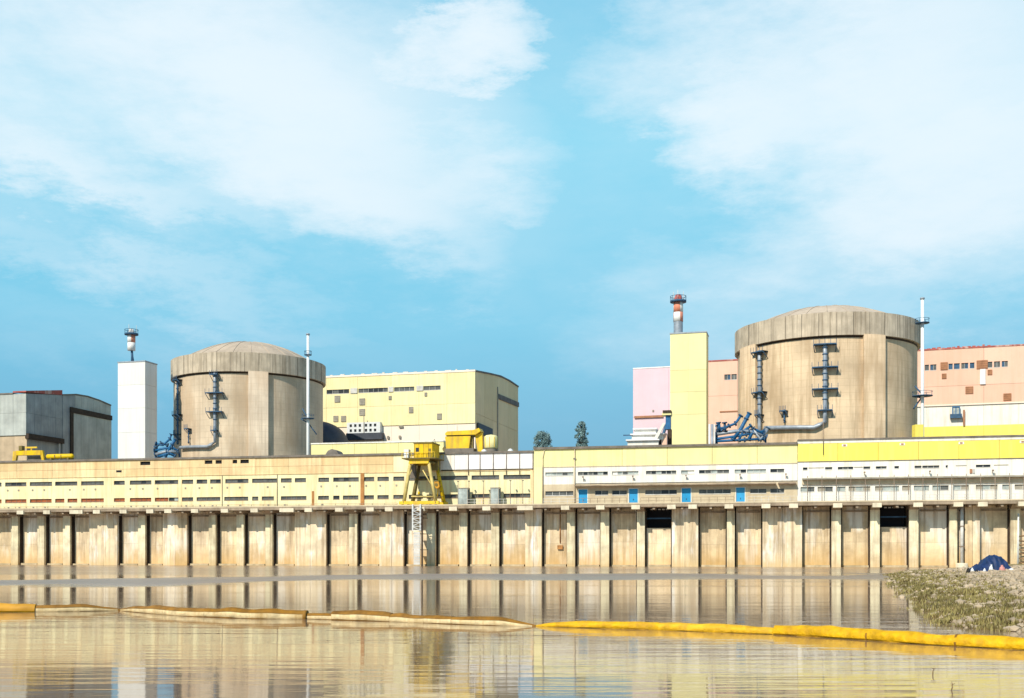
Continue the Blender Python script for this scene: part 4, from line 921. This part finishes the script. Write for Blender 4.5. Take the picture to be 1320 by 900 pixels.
# ------------------------------------------------------------------ peach and pink halls on the right
fp = P(816, 600, 325); fq = P(1320, 600, 293); TH4 = math.atan2(fq.y - fp.y, fq.x - fp.x)
G = Frame(fp.x, fp.y, TH4)
zpk = G.hit(816, 476)[1]; zpe = G.hit(1250, 449.5)[1]
pk = empty('workshop_hall', (fp.x, fp.y, 0), TH4, 'plain pale pink hall left of the lemon tower', 'building')
s1 = G.hit(840, 537)[1]; x1_ = G.x(905)
for a, b in ((816, 862), (862, 905)):
    bx('cladding_panel', M['lilac'], pk, G.x(a) + .02, G.x(b) - .02, 0, .4, s1 + .03, zpk); bx('cladding_panel', M['lilac'], pk, G.x(a) + .02, G.x(b) - .02, 0, .4, 11.1, s1 - .03)
bx('ledge', M['brownv'], pk, G.x(818), G.x(855), -.5, -.003, s1 - .35, s1 + .25)
bx('coping', M['coolwhite'], pk, 0, x1_, -.1, 40, zpk + .003, zpk + .35); bx('end_wall', M['lilac'], pk, .021, .4, .41, 40, 11.1, zpk - .01)
bx('vent', M['greyv'], pk, G.x(842) - .25, G.x(842) + .25, -.2, -.003, G.hit(842, 531)[1], G.hit(842, 528.5)[1])
pe = empty('turbine_hall', (fp.x, fp.y, 0), TH4, 'large peach turbine hall with brown louvres behind the right reactor', 'building')
Y4 = -.5
z_b = G.hit(1250, 521)[1]; z_y = G.hit(1250, 549)[1]; z_s = G.hit(1250, 497)[1]; wa_, wb2 = G.hit(1250, 475.5)[1], G.hit(1250, 468)[1]
wins = [(934, 942), (943, 950), (1192, 1197.5), (1199, 1207), (1222.5, 1228), (1229.5, 1237), (1239, 1248), (1250, 1256), (1273, 1279), (1281, 1289), (1291, 1299), (1330, 1338), (1340, 1348), (1352, 1360)]
cs = [905, 951, 1010, 1070, 1130, 1190, 1268, 1330, 1400, 1470]
for a, b in zip(cs[:-1], cs[1:]):
    xa_, xb_ = G.x(a) + .03, G.x(b) - .03; ops = [(G.x(p), G.x(q)) for p, q in wins if a <= p < b]
    m = MB(); rows_wall(m, xa_, xb_, Y4, Y4 + .5, z_s + .03, zpe, [(wa_, wb2, ops)]); m.build('cladding_panel', M['peach'], pe)
    bx('cladding_panel', M['peach'], pe, xa_, xb_, Y4 - .01, Y4 + .5, z_b + .03 if a > 1100 else 30, z_s - .03)
    bx('cladding_panel', M['white'] if a > 1100 else M['peach'], pe, xa_, xb_, Y4 + .1, Y4 + .5, z_y if a > 1100 else 11.1, (z_b if a > 1100 else 30) - .03)
    if a > 1100: bx('base_panel', M['yel'], pe, xa_, xb_, Y4 - .02, Y4 + .5, 11.1, z_y - .01)
for a, b in wins: window(pe, G.x(a), G.x(b), Y4, wa_, wb2, [M['platf'], M['glass']], M['railw'], 1.0)
for v in ((1217, 472, 8, 9), (1266, 470, 12, 10), (1217, 485, 5, 6), (1276, 480, 5, 6), (1249.5, 503, 8.5, 8.5), (1298.5, 512, 8.5, 8.5)): vent(*v, fr=G, par=pe, m='brownv', yy=Y4)
bx('duct', M['coolwhite'], pe, G.x(1263), G.x(1270), Y4 - .4, Y4 - .013, G.hit(1266, 496)[1], G.hit(1266, 476.5)[1])
bx('ledge', M['halfp'], pe, G.x(1130), G.x(1470), Y4 - .25, Y4 - .012, z_b - .3, z_b + .025)
bx('coping', M['redroof'], pe, G.x(905), G.x(1470), Y4 - .12, 60, zpe + .003, zpe + .4)
for i in range(13): xx_ = G.x(1195 + i * 6.5); bx('roof_clip', M['redroof'], pe, xx_, xx_ + random.uniform(.4, 1.1), 0, .6, zpe + .403, zpe + .403 + random.uniform(.2, .6))
bx('end_wall', M['peach'], pe, G.x(905) + .03, G.x(905) + .5, .01, 60, 11.1, zpe - .01)
bx('back_wall', M['peach'], pe, G.x(905) + .5, G.x(1470), 59, 60, 11.1, zpe - .01); bx('end_wall', M['peach'], pe, G.x(1470) - .6, G.x(1470) - .04, .01, 59, 11.1, zpe - .01)
bx('ledge', M['brownv'], pe, G.x(928), G.x(951), Y4 - .2, Y4 - .013, G.hit(940, 531.5)[1], G.hit(940, 530)[1])
xa_, za_ = G.hit(1227.5, 534, -1.2); xb_ = G.x(1237.5, -1.2); zz2 = G.hit(1230, 524, -1.2)[1]
wbx = bx('window_bay', M['glasst'], pe, xa_, xb_, -1.2, Y4 - .013, za_, zz2); fm = MB()
for k in (0, .42, .9): fm.box(xa_ + (xb_ - xa_) * k, xa_ + (xb_ - xa_) * (k + .1), -1.3, -1.203, za_, zz2)
fm.box(xa_, xb_, -1.36, -1.303, zz2 - .3, zz2); fm.build('frame', M['bluep'], wbx)
bx('balcony', M['platf'], pe, G.x(1225, -1.6), G.x(1240, -1.6), -1.7, Y4 - .014, G.hit(1230, 539, -1.6)[1], za_ - .003)
bx('duct', M['brownv'], pe, G.x(1241), G.x(1243.5), Y4 - .5, Y4 - .3, G.hit(1242, 549)[1], G.hit(1242, 529)[1])

# ------------------------------------------------------------------ grey metal halls on the left
lc = P(33.5, 600, 290); TH5 = TH3; K = Frame(lc.x, lc.y, TH5)
gh = empty('metal_hall', (lc.x, lc.y, 0), TH5, 'weathered zinc clad hall with a red roof edge at the left border', 'building')
zt_ = K.hit(33, 507.5)[1]; zl_ = K.hit(33, 561)[1]; zmd = K.hit(33, 532)[1]; xl_ = K.x(-150)
cs = [-150, -110, -75, -38, 0, 17, 33.5]
for a, b in zip(cs[:-1], cs[1:]):
    for (z0, z1) in ((zl_ + .03, zmd - .02), (zmd + .02, zt_)): bx('cladding_panel', M['metal'], gh, K.x(a) + .02, K.x(b) - .02, random.uniform(-.03, .0), .4, z0, z1)
    bx('base_panel', M['buff'], gh, K.x(a) + .02, K.x(b) - .02, .3, .6, 11.1, zl_ - .03)
yA = K.side(80, 511, 0)[0]; n_ = 5
for i in range(n_):
    y0, y1 = .42 + (yA - .42) * i / n_, .42 + (yA - .42) * (i + 1) / n_
    ztp_ = lambda y_: zt_ + (K.side(80, 509.5, 0)[1] - zt_) * y_ / yA
    bx('side_panel', M['metal_shade'], gh, -.3, 0, y0 + .02, y1 - .02, zl_ + .5, zmd)
    MB().prismx([(y0 + .02, zmd + .04), (y1 - .02, zmd + .04), (y1 - .02, ztp_(y1)), (y0 + .02, ztp_(y0))], -.3, 0).build('side_panel', M['metal_shade'], gh)
bx('wall', M['metal_shade'], gh, -.5, -.35, .61, yA, 11.1, zl_ + .48)
bx('canopy', M['dark'], gh, -.3, .8, 0, yA, zl_ - .9, zl_ + .46)
ztA = K.side(80, 503, 0)[1]
MB().prismx([(-.15, zt_ + .36), (yA, ztp_(yA) + .02), (yA, ztA), (-.15, zt_ + .75)], K.x(17, 0) - 0, .12).build('roof_edge', M['redroof'], gh)
bx('roof', M['roofg'], gh, xl_, K.x(17), -.2, 40, zt_ + .003, zt_ + .35)
gb = empty('metal_hall', (lc.x, lc.y, 0), TH5, 'taller grey clad hall with curved roof and dark door frame beside the white tower', 'building')
prf = [K.side(px_, py_, 0) for px_, py_ in ((80.5, 510), (98, 509.5), (113, 512), (128, 517), (143, 523.5))]
def tz2(y_):
    for (a, za), (b, zb2) in zip(prf[:-1], prf[1:]):
        if a <= y_ <= b: return za + (zb2 - za) * (y_ - a) / (b - a)
    return prf[0][1] if y_ < prf[0][0] else prf[-1][1]
ys = [prf[0][0] + (prf[-1][0] - prf[0][0]) * k / 8 for k in range(9)]
dy0, dz0 = K.side(92, 532, 0); dy1, dz1 = K.side(143, 542, 0)
for a, b in zip(ys[:-1], ys[1:]):
    MB().prismx([(a + .03, 30.04), (b - .03, 30.04), (b - .03, tz2(b - .03)), (a + .03, tz2(a + .03))], -.4, 0).build('side_panel', M['metal_shade' if a < dy0 else 'metal'], gb)
    bx('side_panel', M['metal_shade'], gb, -.4, -.001, a + .03, b - .03, 11.1, 29.96)
bx('door_frame', M['dark'], gb, .003, .4, dy0 - .7, dy0 + .5, 11.1, dz0 - .01)
MB().prismx([(dy0 - .7, dz0), (dy1, dz1), (dy1, dz1 + 1.35), (dy0 - .7, dz0 + 1.5)], .003, .5).build('door_head', M['dark'], gb)
yy0 = dy0 + .5
for k in range(5):
    a, b = yy0 + (dy1 - yy0) * k / 5, yy0 + (dy1 - yy0) * (k + 1) / 5
    MB().prismx([(a + .03, 11.1), (b - .03, 11.1), (b - .03, dz0 + (dz1 - dz0) * (b - dy0) / (dy1 - dy0) - .05), (a + .03, dz0 + (dz1 - dz0) * (a - dy0) / (dy1 - dy0) - .05)], .004, .2).build('door_leaf', M['metal'], gb)
MB().prismx([(y_, z_ + .01) for y_, z_ in prf] + [(y_, z_ + .4) for y_, z_ in reversed(prf)], xl_, .15).build('roof', M['roofg'], gb)
bx('back_wall', M['metal_shade'], gb, xl_, -.41, prf[-1][0] - .5, prf[-1][0], 11, prf[-1][1])
q = K.side(76, 580, 0); bx('downpipe', M['railw'], gh, .002, .3, q[0] - .2, q[0] + .1, 11.1, K.side(76, 568, 0)[1])

# ------------------------------------------------------------------ two trees behind the roof
def tree(px, d, pybase, w_, pytop, label, shape, seed):
    rnd = random.Random(seed); c = P(px, pybase, d); t_ = empty('tree', (c.x, c.y, 11.1), 0, label, 'tree', 'trees behind the pump house roof')
    top = P(px, pytop, d).z - 11.1; hw_ = w_ / F * d / 2; lo = max(2, P(px, pybase + 14, d).z - 11.1)
    MB().tube([(0, 0, 0), (.1, 0, top * .4), (.05, .1, top * .92)], [.4, .28, .05], 8).build('trunk', M['bark'], t_)
    lb_ = MB()
    for k in range(9):
        a = k * 2.4; z_ = lo + (top - lo) * k / 10; lb_.tube([(0, 0, z_), (hw_ * .6 * math.cos(a), hw_ * .6 * math.sin(a), z_ + (top - lo) * .18)], [.12, .03], 5)
    lb_.build('limb', M['bark'], t_)
    m = MB()
    cl = []
    for k in range(130):
        u = rnd.random(); zc2 = lo + (top - lo) * u; pr_ = (math.sqrt(max(0, 1 - (2 * u - 1) ** 2)) if shape == 'round' else min(1, (1 - u) * 6) ** .5 * min(1, .75 + u))
        a = rnd.random() * 2 * PI; r_ = hw_ * pr_ * rnd.uniform(.2, .92); cl.append((r_ * math.cos(a), r_ * math.sin(a), zc2, hw_ * rnd.uniform(.2, .36)))
    for (x_, y_, z_, s_) in cl:
        for q in range(46):
            v = Vector((rnd.gauss(0, 1), rnd.gauss(0, 1), rnd.gauss(0, 1))).normalized() * s_ * rnd.uniform(.5, 1)
            n1_ = Vector((rnd.gauss(0, 1), rnd.gauss(0, 1), rnd.gauss(0, 1))).normalized(); n2_ = n1_.cross(v).normalized(); e = .17
            p = Vector((x_, y_, z_)) + v; b = len(m.v); m.v += [tuple(p + n1_ * e), tuple(p + n2_ * e), tuple(p - n1_ * e), tuple(p - n2_ * e * .6)]; m.face((b, b + 1, b + 2, b + 3))
    m.build('crown', M['leaf'], t_)
tree(699, 300, 578, 27, 557, 'low round dark green tree showing above the roof', 'round', 3)
tree(750, 290, 577, 18, 545, 'narrow columnar dark green tree standing above the lemon roof', 'column', 5)

# ------------------------------------------------------------------ gravel bank at the right
poly = [(45, 131), (36, 103), (27.1, 77), (23.5, 65), (21.5, 58), (18.2, 47.5), (16.2, 41), (15.4, 38), (16.4, 36), (20, 34.8), (26, 33.5), (34, 29), (45, 18), (60, 0), (80, -60), (420, -60), (420, 320), (95, 320), (84, 200), (80, 190), (71, 166), (58, 146)]
def sdist(x, y):
    best = 1e9; inside = False; n = len(poly)
    for i in range(n):
        x0, y0 = poly[i]; x1, y1 = poly[(i + 1) % n]; dx, dy = x1 - x0, y1 - y0
        t = max(0, min(1, ((x - x0) * dx + (y - y0) * dy) / (dx * dx + dy * dy))); ex, ey = x - x0 - t * dx, y - y0 - t * dy
        d2 = ex * ex + ey * ey; best = min(best, d2)
        if (y0 > y) != (y1 > y) and x < (x1 - x0) * (y - y0) / (y1 - y0) + x0: inside = not inside
    d = math.sqrt(best); return d if inside else -d
def bankh(x, y, rough=True):
    d = sdist(x, y)
    d += 1.3 * mnoise.noise(Vector((x * .35, y * .35, 0))) + .5 * mnoise.noise(Vector((x * 1.3, y * 1.3, 4)))
    if d < 0: return max(-2.2, d * .35), d
    h = 1.25 * (1 - math.exp(-d / 11))
    if rough: h += .10 * mnoise.noise(Vector((x * .9, y * .9, 2))) * min(1, d) + .16 * mnoise.noise(Vector((x * .22, y * .22, 9))) * min(1, d / 4)
    return h + .02, d
xs = []; x = 9.0
while x < 400: xs.append(x); x += .45 if x < 45 else (1.0 if x < 95 else (4 if x < 160 else 25))
ys_ = []; y = -50.0
while y < 300: ys_.append(y); y += 6 if y < 20 else (.5 if y < 75 else (.9 if y < 140 else (2 if y < 200 else 12)))
b = MB()
for y in ys_:
    for x in xs: b.v.append((x, y, bankh(x, y)[0]))
nx = len(xs)
for j in range(len(ys_) - 1):
    for i in range(nx - 1): b.face((j * nx + i, j * nx + i + 1, (j + 1) * nx + i + 1, (j + 1) * nx + i), True)
def bank_mat():
    m = bpy.data.materials.new('gravel and weed bank'); m.use_nodes = True; t = m.node_tree; n = t.nodes; l = t.links; bs = n['Principled BSDF']; bs.inputs['Roughness'].default_value = .95
    geo = n.new('ShaderNodeNewGeometry').outputs['Position']; sp = n.new('ShaderNodeSeparateXYZ'); l.new(geo, sp.inputs[0])
    def nz(sc, d=5):
        q = n.new('ShaderNodeTexNoise'); q.inputs['Scale'].default_value = sc; q.inputs['Detail'].default_value = d; l.new(geo, q.inputs['Vector']); return q.outputs['Fac']
    def mixc(f, a, b_):
        k = n.new('ShaderNodeMix'); k.data_type = 'RGBA'; l.new(f, k.inputs['Factor'])
        for s_, v in (('A', a), ('B', b_)):
            if isinstance(v, tuple): k.inputs[s_].default_value = (*v, 1)
            else: l.new(v, k.inputs[s_])
        return k.outputs['Result']
    def ma(op, a, b_, cl=True):
        k = n.new('ShaderNodeMath'); k.operation = op; k.use_clamp = cl
        for i, v in enumerate((a, b_)):
            if isinstance(v, (int, float)): k.inputs[i].default_value = v
            else: l.new(v, k.inputs[i])
        return k.outputs[0]
    gravel = mixc(ma('MULTIPLY', ma('SUBTRACT', nz(6), .35, False), 3), (.48, .38, .28), (.72, .58, .44))
    weed = mixc(ma('MULTIPLY', ma('SUBTRACT', nz(2.5), .35, False), 3), (.16, .12, .05), (.34, .28, .11))
    zz = ma('ADD', sp.outputs[2], ma('MULTIPLY', ma('SUBTRACT', nz(.35, 4), .5, False), 1.5, False), False)
    l.new(mixc(ma('MULTIPLY', ma('SUBTRACT', zz, .62, False), 3.5), weed, gravel), bs.inputs['Base Color'])
    bp = n.new('ShaderNodeBump'); bp.inputs['Strength'].default_value = .8; bp.inputs['Distance'].default_value = .15; l.new(nz(4, 6), bp.inputs['Height']); l.new(bp.outputs[0], bs.inputs['Normal'])
    return m
tag(b.build('gravel_bank', bank_mat()), kind='structure')
# rubble and weeds on the bank
rnd = random.Random(11); st = MB(); wd = MB(); ns = nw = 0
ICO = [(0, 0, 1), (.89, 0, .45), (.28, .85, .45), (-.72, .53, .45), (-.72, -.53, .45), (.28, -.85, .45), (.72, .53, -.45), (-.28, .85, -.45), (-.89, 0, -.45), (-.28, -.85, -.45), (.72, -.53, -.45), (0, 0, -1)]
ICF = [(0, 1, 2), (0, 2, 3), (0, 3, 4), (0, 4, 5), (0, 5, 1), (1, 6, 2), (2, 7, 3), (3, 8, 4), (4, 9, 5), (5, 10, 1), (6, 7, 2), (7, 8, 3), (8, 9, 4), (9, 10, 5), (10, 6, 1), (6, 11, 7), (7, 11, 8), (8, 11, 9), (9, 11, 10), (10, 11, 6)]
for _ in range(90000):
    if ns > 11000 and nw > 6500: break
    y = 33 + rnd.random() ** 1.7 * 110; x = 14 + rnd.random() * (y * .55 + 8 - 14 + 14)
    if x / y > .53: continue
    h, d = bankh(x, y)
    if d < -.5: continue
    zone = d + 2.5 * mnoise.noise(Vector((x * .3, y * .3, 7)))
    if ns <= 11000 and rnd.random() < (.75 if zone > 3 else .35) and d > -.3:
        s_ = rnd.uniform(.02, .085) * (1 + (rnd.random() ** 8) * 1.6) * (1 + y / 140); sx_, sy_, sz_ = s_ * rnd.uniform(.8, 1.4), s_ * rnd.uniform(.8, 1.4), s_ * rnd.uniform(.5, .9); k = len(st.v)
        st.v += [(x + p[0] * sx_ * rnd.uniform(.8, 1.2), y + p[1] * sy_ * rnd.uniform(.8, 1.2), h + p[2] * sz_ + sz_ * .2) for p in ICO]
        for f_ in ICF: st.face([k + i for i in f_])
        ns += 1
    if nw <= 6500 and zone < 4.6 + (2.5 if rnd.random() < .15 else 0):
        g_ = mnoise.noise(Vector((x * .8, y * .8, 3)))
        if g_ < -.12: continue
        wd.cur = 0 if rnd.random() < .68 else 1
        for q in range(6):
            a = rnd.random() * 2 * PI; hgt = rnd.uniform(.06, .22) * (1 + g_); ln = rnd.uniform(.02, .16); ww = .022 * (1 + y / 60)
            x2, y2 = x + rnd.gauss(0, .1), y + rnd.gauss(0, .1); k = len(wd.v)
            wd.v += [(x2 - ww * math.sin(a), y2 + ww * math.cos(a), h - .02), (x2 + ww * math.sin(a), y2 - ww * math.cos(a), h - .02), (x2 + ln * math.cos(a), y2 + ln * math.sin(a), h + hgt)]; wd.face((k, k + 1, k + 2))
        nw += 1
tag(st.build('rubble', M['stone']), 'pale rubble strewn over the gravel bank', 'rubble', kind='stuff')
tag(wd.build('weeds', [M['weed'], M['weedd']]), 'olive and brown weeds along the water edge of the bank', 'weeds', kind='stuff')

# ------------------------------------------------------------------ tarpaulin heap and bags
D_T = 108.0
def ground(px, d): x_ = (px - CX) / F * d; return x_, d, bankh(x_, d)[0]
gx, gy, gz = ground(1277, D_T); k_ = D_T / F
m = MB(); nx_, ny_ = 44, 22
prof_ = [(-25, 0), (-22, 4), (-17, 8), (-12, 9), (-8, 15), (0, 20), (6, 20.5), (12, 18), (16, 16), (20, 7), (24, 4), (27, 0)]
def ph(u):
    for (a, ha), (b_, hb_) in zip(prof_[:-1], prof_[1:]):
        if a <= u <= b_: return ha + (hb_ - ha) * (u - a) / (b_ - a)
    return 0
for j in range(ny_ + 1):
    for i in range(nx_ + 1):
        u = -25 + 52 * i / nx_; v = j / ny_; yy = -1.3 + 2.9 * v; env = max(0, 1 - abs(2 * v - 1) ** 3.2)
        z_ = ph(u) * k_ * env; z_ += (.16 * mnoise.noise(Vector((u * .35, v * 5, 0))) + .07 * mnoise.noise(Vector((u * 1.1, v * 11, 3)))) * (1 if z_ > .1 else .2) + .06 * math.sin(u * .9 + v * 3) * env
        m.v.append((u * k_, yy + .12 * mnoise.noise(Vector((u * .3, v * 3, 5))), max(z_, -.02)))
for j in range(ny_):
    for i in range(nx_): a = j * (nx_ + 1) + i; m.face((a, a + 1, a + nx_ + 2, a + nx_ + 1), True)
o = m.build('tarpaulin', M['tarp']); o.location = (gx, gy, gz - .05); tag(o, 'crumpled blue tarpaulin heaped on the gravel bank by the quay', 'tarpaulin')
def sack(px, w_, h_, m_, name, label, cat, dd=-2.2, seed=0):
    x_, y_, z_ = ground(px, D_T + dd); rn = random.Random(seed); q = MB(); hw_ = w_ * k_ / 2; hh2 = h_ * k_
    prof2 = [(.01, 0), (hw_ * .9, .02), (hw_, hh2 * .3), (hw_ * .75, hh2 * .65), (hw_ * .3, hh2 * .85), (hw_ * .42, hh2), (.01, hh2 * 1.01)]
    q.lathe(prof2, 0, 0, 14); q.v = [(a * (1 + .18 * mnoise.noise(Vector((a * 4 + seed, b_ * 4, c * 4)))), b_ * .8, c) for a, b_, c in q.v]
    o = q.build(name, M[m_]); o.location = (x_, y_, z_ - .03); o.rotation_euler = (0, rn.uniform(-.12, .12), rn.random() * 6); tag(o, label, cat)
sack(1253.5, 5, 6, 'sackw', 'sack', 'small white sack at the left end of the blue tarpaulin', 'sack', seed=1)
sack(1277, 5.5, 9, 'sackw', 'sack', 'tall white sack leaning on the middle of the blue tarpaulin', 'sack', seed=2)
sack(1269, 4, 5, 'sackw', 'jerrycan', 'tiny white container between the two white sacks', 'container', seed=3)
sack(1292, 9, 8.5, 'sackp', 'sack', 'pink cloth sack at the right of the blue tarpaulin', 'sack', seed=4)
sack(1248, 6, 7, 'black', 'sack', 'black bag on the waterline left of the tarpaulin', 'bag', seed=5)
sack(1304, 8, 3, 'sackw', 'sack', 'flat pale sack right of the pink one', 'sack', seed=6)
sack(1259, 5, 4, 'black', 'sack', 'small black bag in front of the tarpaulin', 'bag', dd=-2.6, seed=7)

# ------------------------------------------------------------------ floating boom
path = [(-260, 791), (-120, 790), (0, 789), (80, 788.5), (155, 787.5), (240, 794), (330, 797.5), (395, 798), (505, 801), (600, 805), (690, 807.5), (850, 812), (1000, 817.5), (1120, 825), (1200, 831), (1330, 838), (1450, 846), (1560, 852)]
wpts = []
for px_, py_ in path:
    d = F * EYE / (py_ - HY); wpts.append(((px_ - CX) / F * d, d, px_))
def along(px_):
    for (x0, y0, p0), (x1, y1, p1) in zip(wpts[:-1], wpts[1:]):
        if p0 <= px_ <= p1:
            t = (px_ - p0) / (p1 - p0); return Vector((x0 + (x1 - x0) * t, y0 + (y1 - y0) * t, 0))
bo_ = empty('floating_boom', (0, 40, 0), 0, 'long floating boom, cream and ochre at left turning bright yellow at right', 'boom')
segs = [(-260, -70, 'o', .9), (-70, 46, 'oy', 1), (46, 155, 'o', .85), (155, 220, 'o', 1), (220, 268, 'o', 1), (268, 395, 'o', 1), (395, 431, 'o', .72), (431, 505, 'o', 1), (505, 550, 'o', .9), (550, 585, 'o', .85), (585, 690, 'o', .8), (690, 850, 'y', .60), (850, 1000, 'y', .72), (1000, 1430, 'y', .86), (1430, 1560, 'y', .86)]
for k, (a, b_, kind, sc) in enumerate(segs):
    n_ = 60; ps = []; rs = []
    hard_a = a in (155, 690, 1430, -260); hard_b = b_ in (155, 690, 1430)
    for i in range(n_ + 1):
        t = i / n_; p = along(a + (b_ - a) * t); e = .24 * sc
        ta = min(1, t * (b_ - a) / 60); tb_ = min(1, (1 - t) * (b_ - a) / 60)
        ka = (.22 if hard_a else .88); kb = (.22 if hard_b else .88)
        if a == 850: ka = 1
        if b_ == 850: kb = 1.12
        if a == 1000: ka = .85
        if b_ == 1000: kb = .7
        r_ = e * (ka + (1 - ka) * math.sin(ta * PI / 2)) * (kb + (1 - kb) * math.sin(tb_ * PI / 2))
        r_ *= 1 + .14 * mnoise.noise(Vector((p.x * 1.3, k * 3.0, 0))) - .05 * abs(math.sin(p.x * 1.9 + k))
        p.z = r_ * .62 - .01 + .012 * math.sin(p.x * .8 + k); p.y -= 40; p.y += .05 * math.sin(p.x * .6); ps.append(p); rs.append(r_)
    core = M['boomc'] if kind == 'o' else M['boomy']
    fl_ = MB().tube(ps, [r_ * .97 for r_ in rs], 20, wob=.12).build('float', core, bo_)
    # cover sheet: over the top only on the worn lengths, wrapped right round on the yellow ones. Angle 0 faces the camera side
    ar = (R(25), R(200)) if kind == 'o' else (R(-20), R(200))
    cv = MB().tube(ps, [r_ * 1.04 + .006 for r_ in rs], 16, arc=ar, wob=.12).build('cover', M['boomo' if kind == 'o' else 'boomy'] if kind != 'oy' else M['reel'], bo_)
    if kind == 'o': MB().tube(ps, [r_ * 1.03 + .004 for r_ in rs], 4, arc=(R(-60), R(-28)), wob=.12).build('hem', M['boomo'], bo_)
    if hard_b or b_ in (1000, 395): MB().tube([ps[-1] + (ps[-2] - ps[-1]).normalized() * .10, ps[-1] + (ps[-1] - ps[-2]).normalized() * .03], rs[-1] * 1.10 + .01, 16).build('coupling', M['boomo'] if kind == 'o' else M['boomy'], bo_)
    for q in range(1, int((b_ - a) / 120)):                    # lashings round the float
        i = int(n_ * (q / ((b_ - a) / 120) + random.uniform(-.03, .03))); dd_ = (ps[i + 1] - ps[i]).normalized() * .03
        MB().tube([ps[i] - dd_, ps[i] + dd_], rs[i] * 1.06 + .008, 16, cap=False).build('strap', M['boomo'], bo_)
    # ballast skirt below the float
    sk = MB(); 
    for i, p in enumerate(ps): sk.v += [(p.x, p.y, -.02), (p.x, p.y + .03, -.7)]
    for i in range(n_): sk.face((2 * i, 2 * i + 1, 2 * i + 3, 2 * i + 2))
    sk.build('skirt', M['boomo'], bo_)

# ------------------------------------------------------------------ twigs standing in the shallows
for i, (pxa, pya, pxb, pyb, lb) in enumerate(((1203, 866, 1204, 860, 'short dark twig in the water below the yellow boom'), (1226, 886, 1228, 880, 'short dark twig nearest the lower right corner'))):
    d = F * EYE / (max(pya, pyb) - HY + 4); a = P(pxa, pya, d); b_ = P(pxb, pyb, d); c = Vector((a.x, a.y, 0)); m = MB()
    n_ = 6; pp = [a.lerp(b_, t / n_) - c + Vector((random.gauss(0, .012), 0, random.gauss(0, .012))) for t in range(n_ + 1)]; pp[0].z = -.05
    m.tube(pp, [.012 - .0012 * t for t in range(n_ + 1)], 5)
    m.tube([pp[3], pp[3] + Vector((.05, .02, .03))], [.008, .003], 4); m.tube([pp[4], pp[4] + Vector((-.04, .02, .02))], [.007, .003], 4)
    o = m.build('twig', M['wood']); o.location = c; tag(o, lb, 'twig')
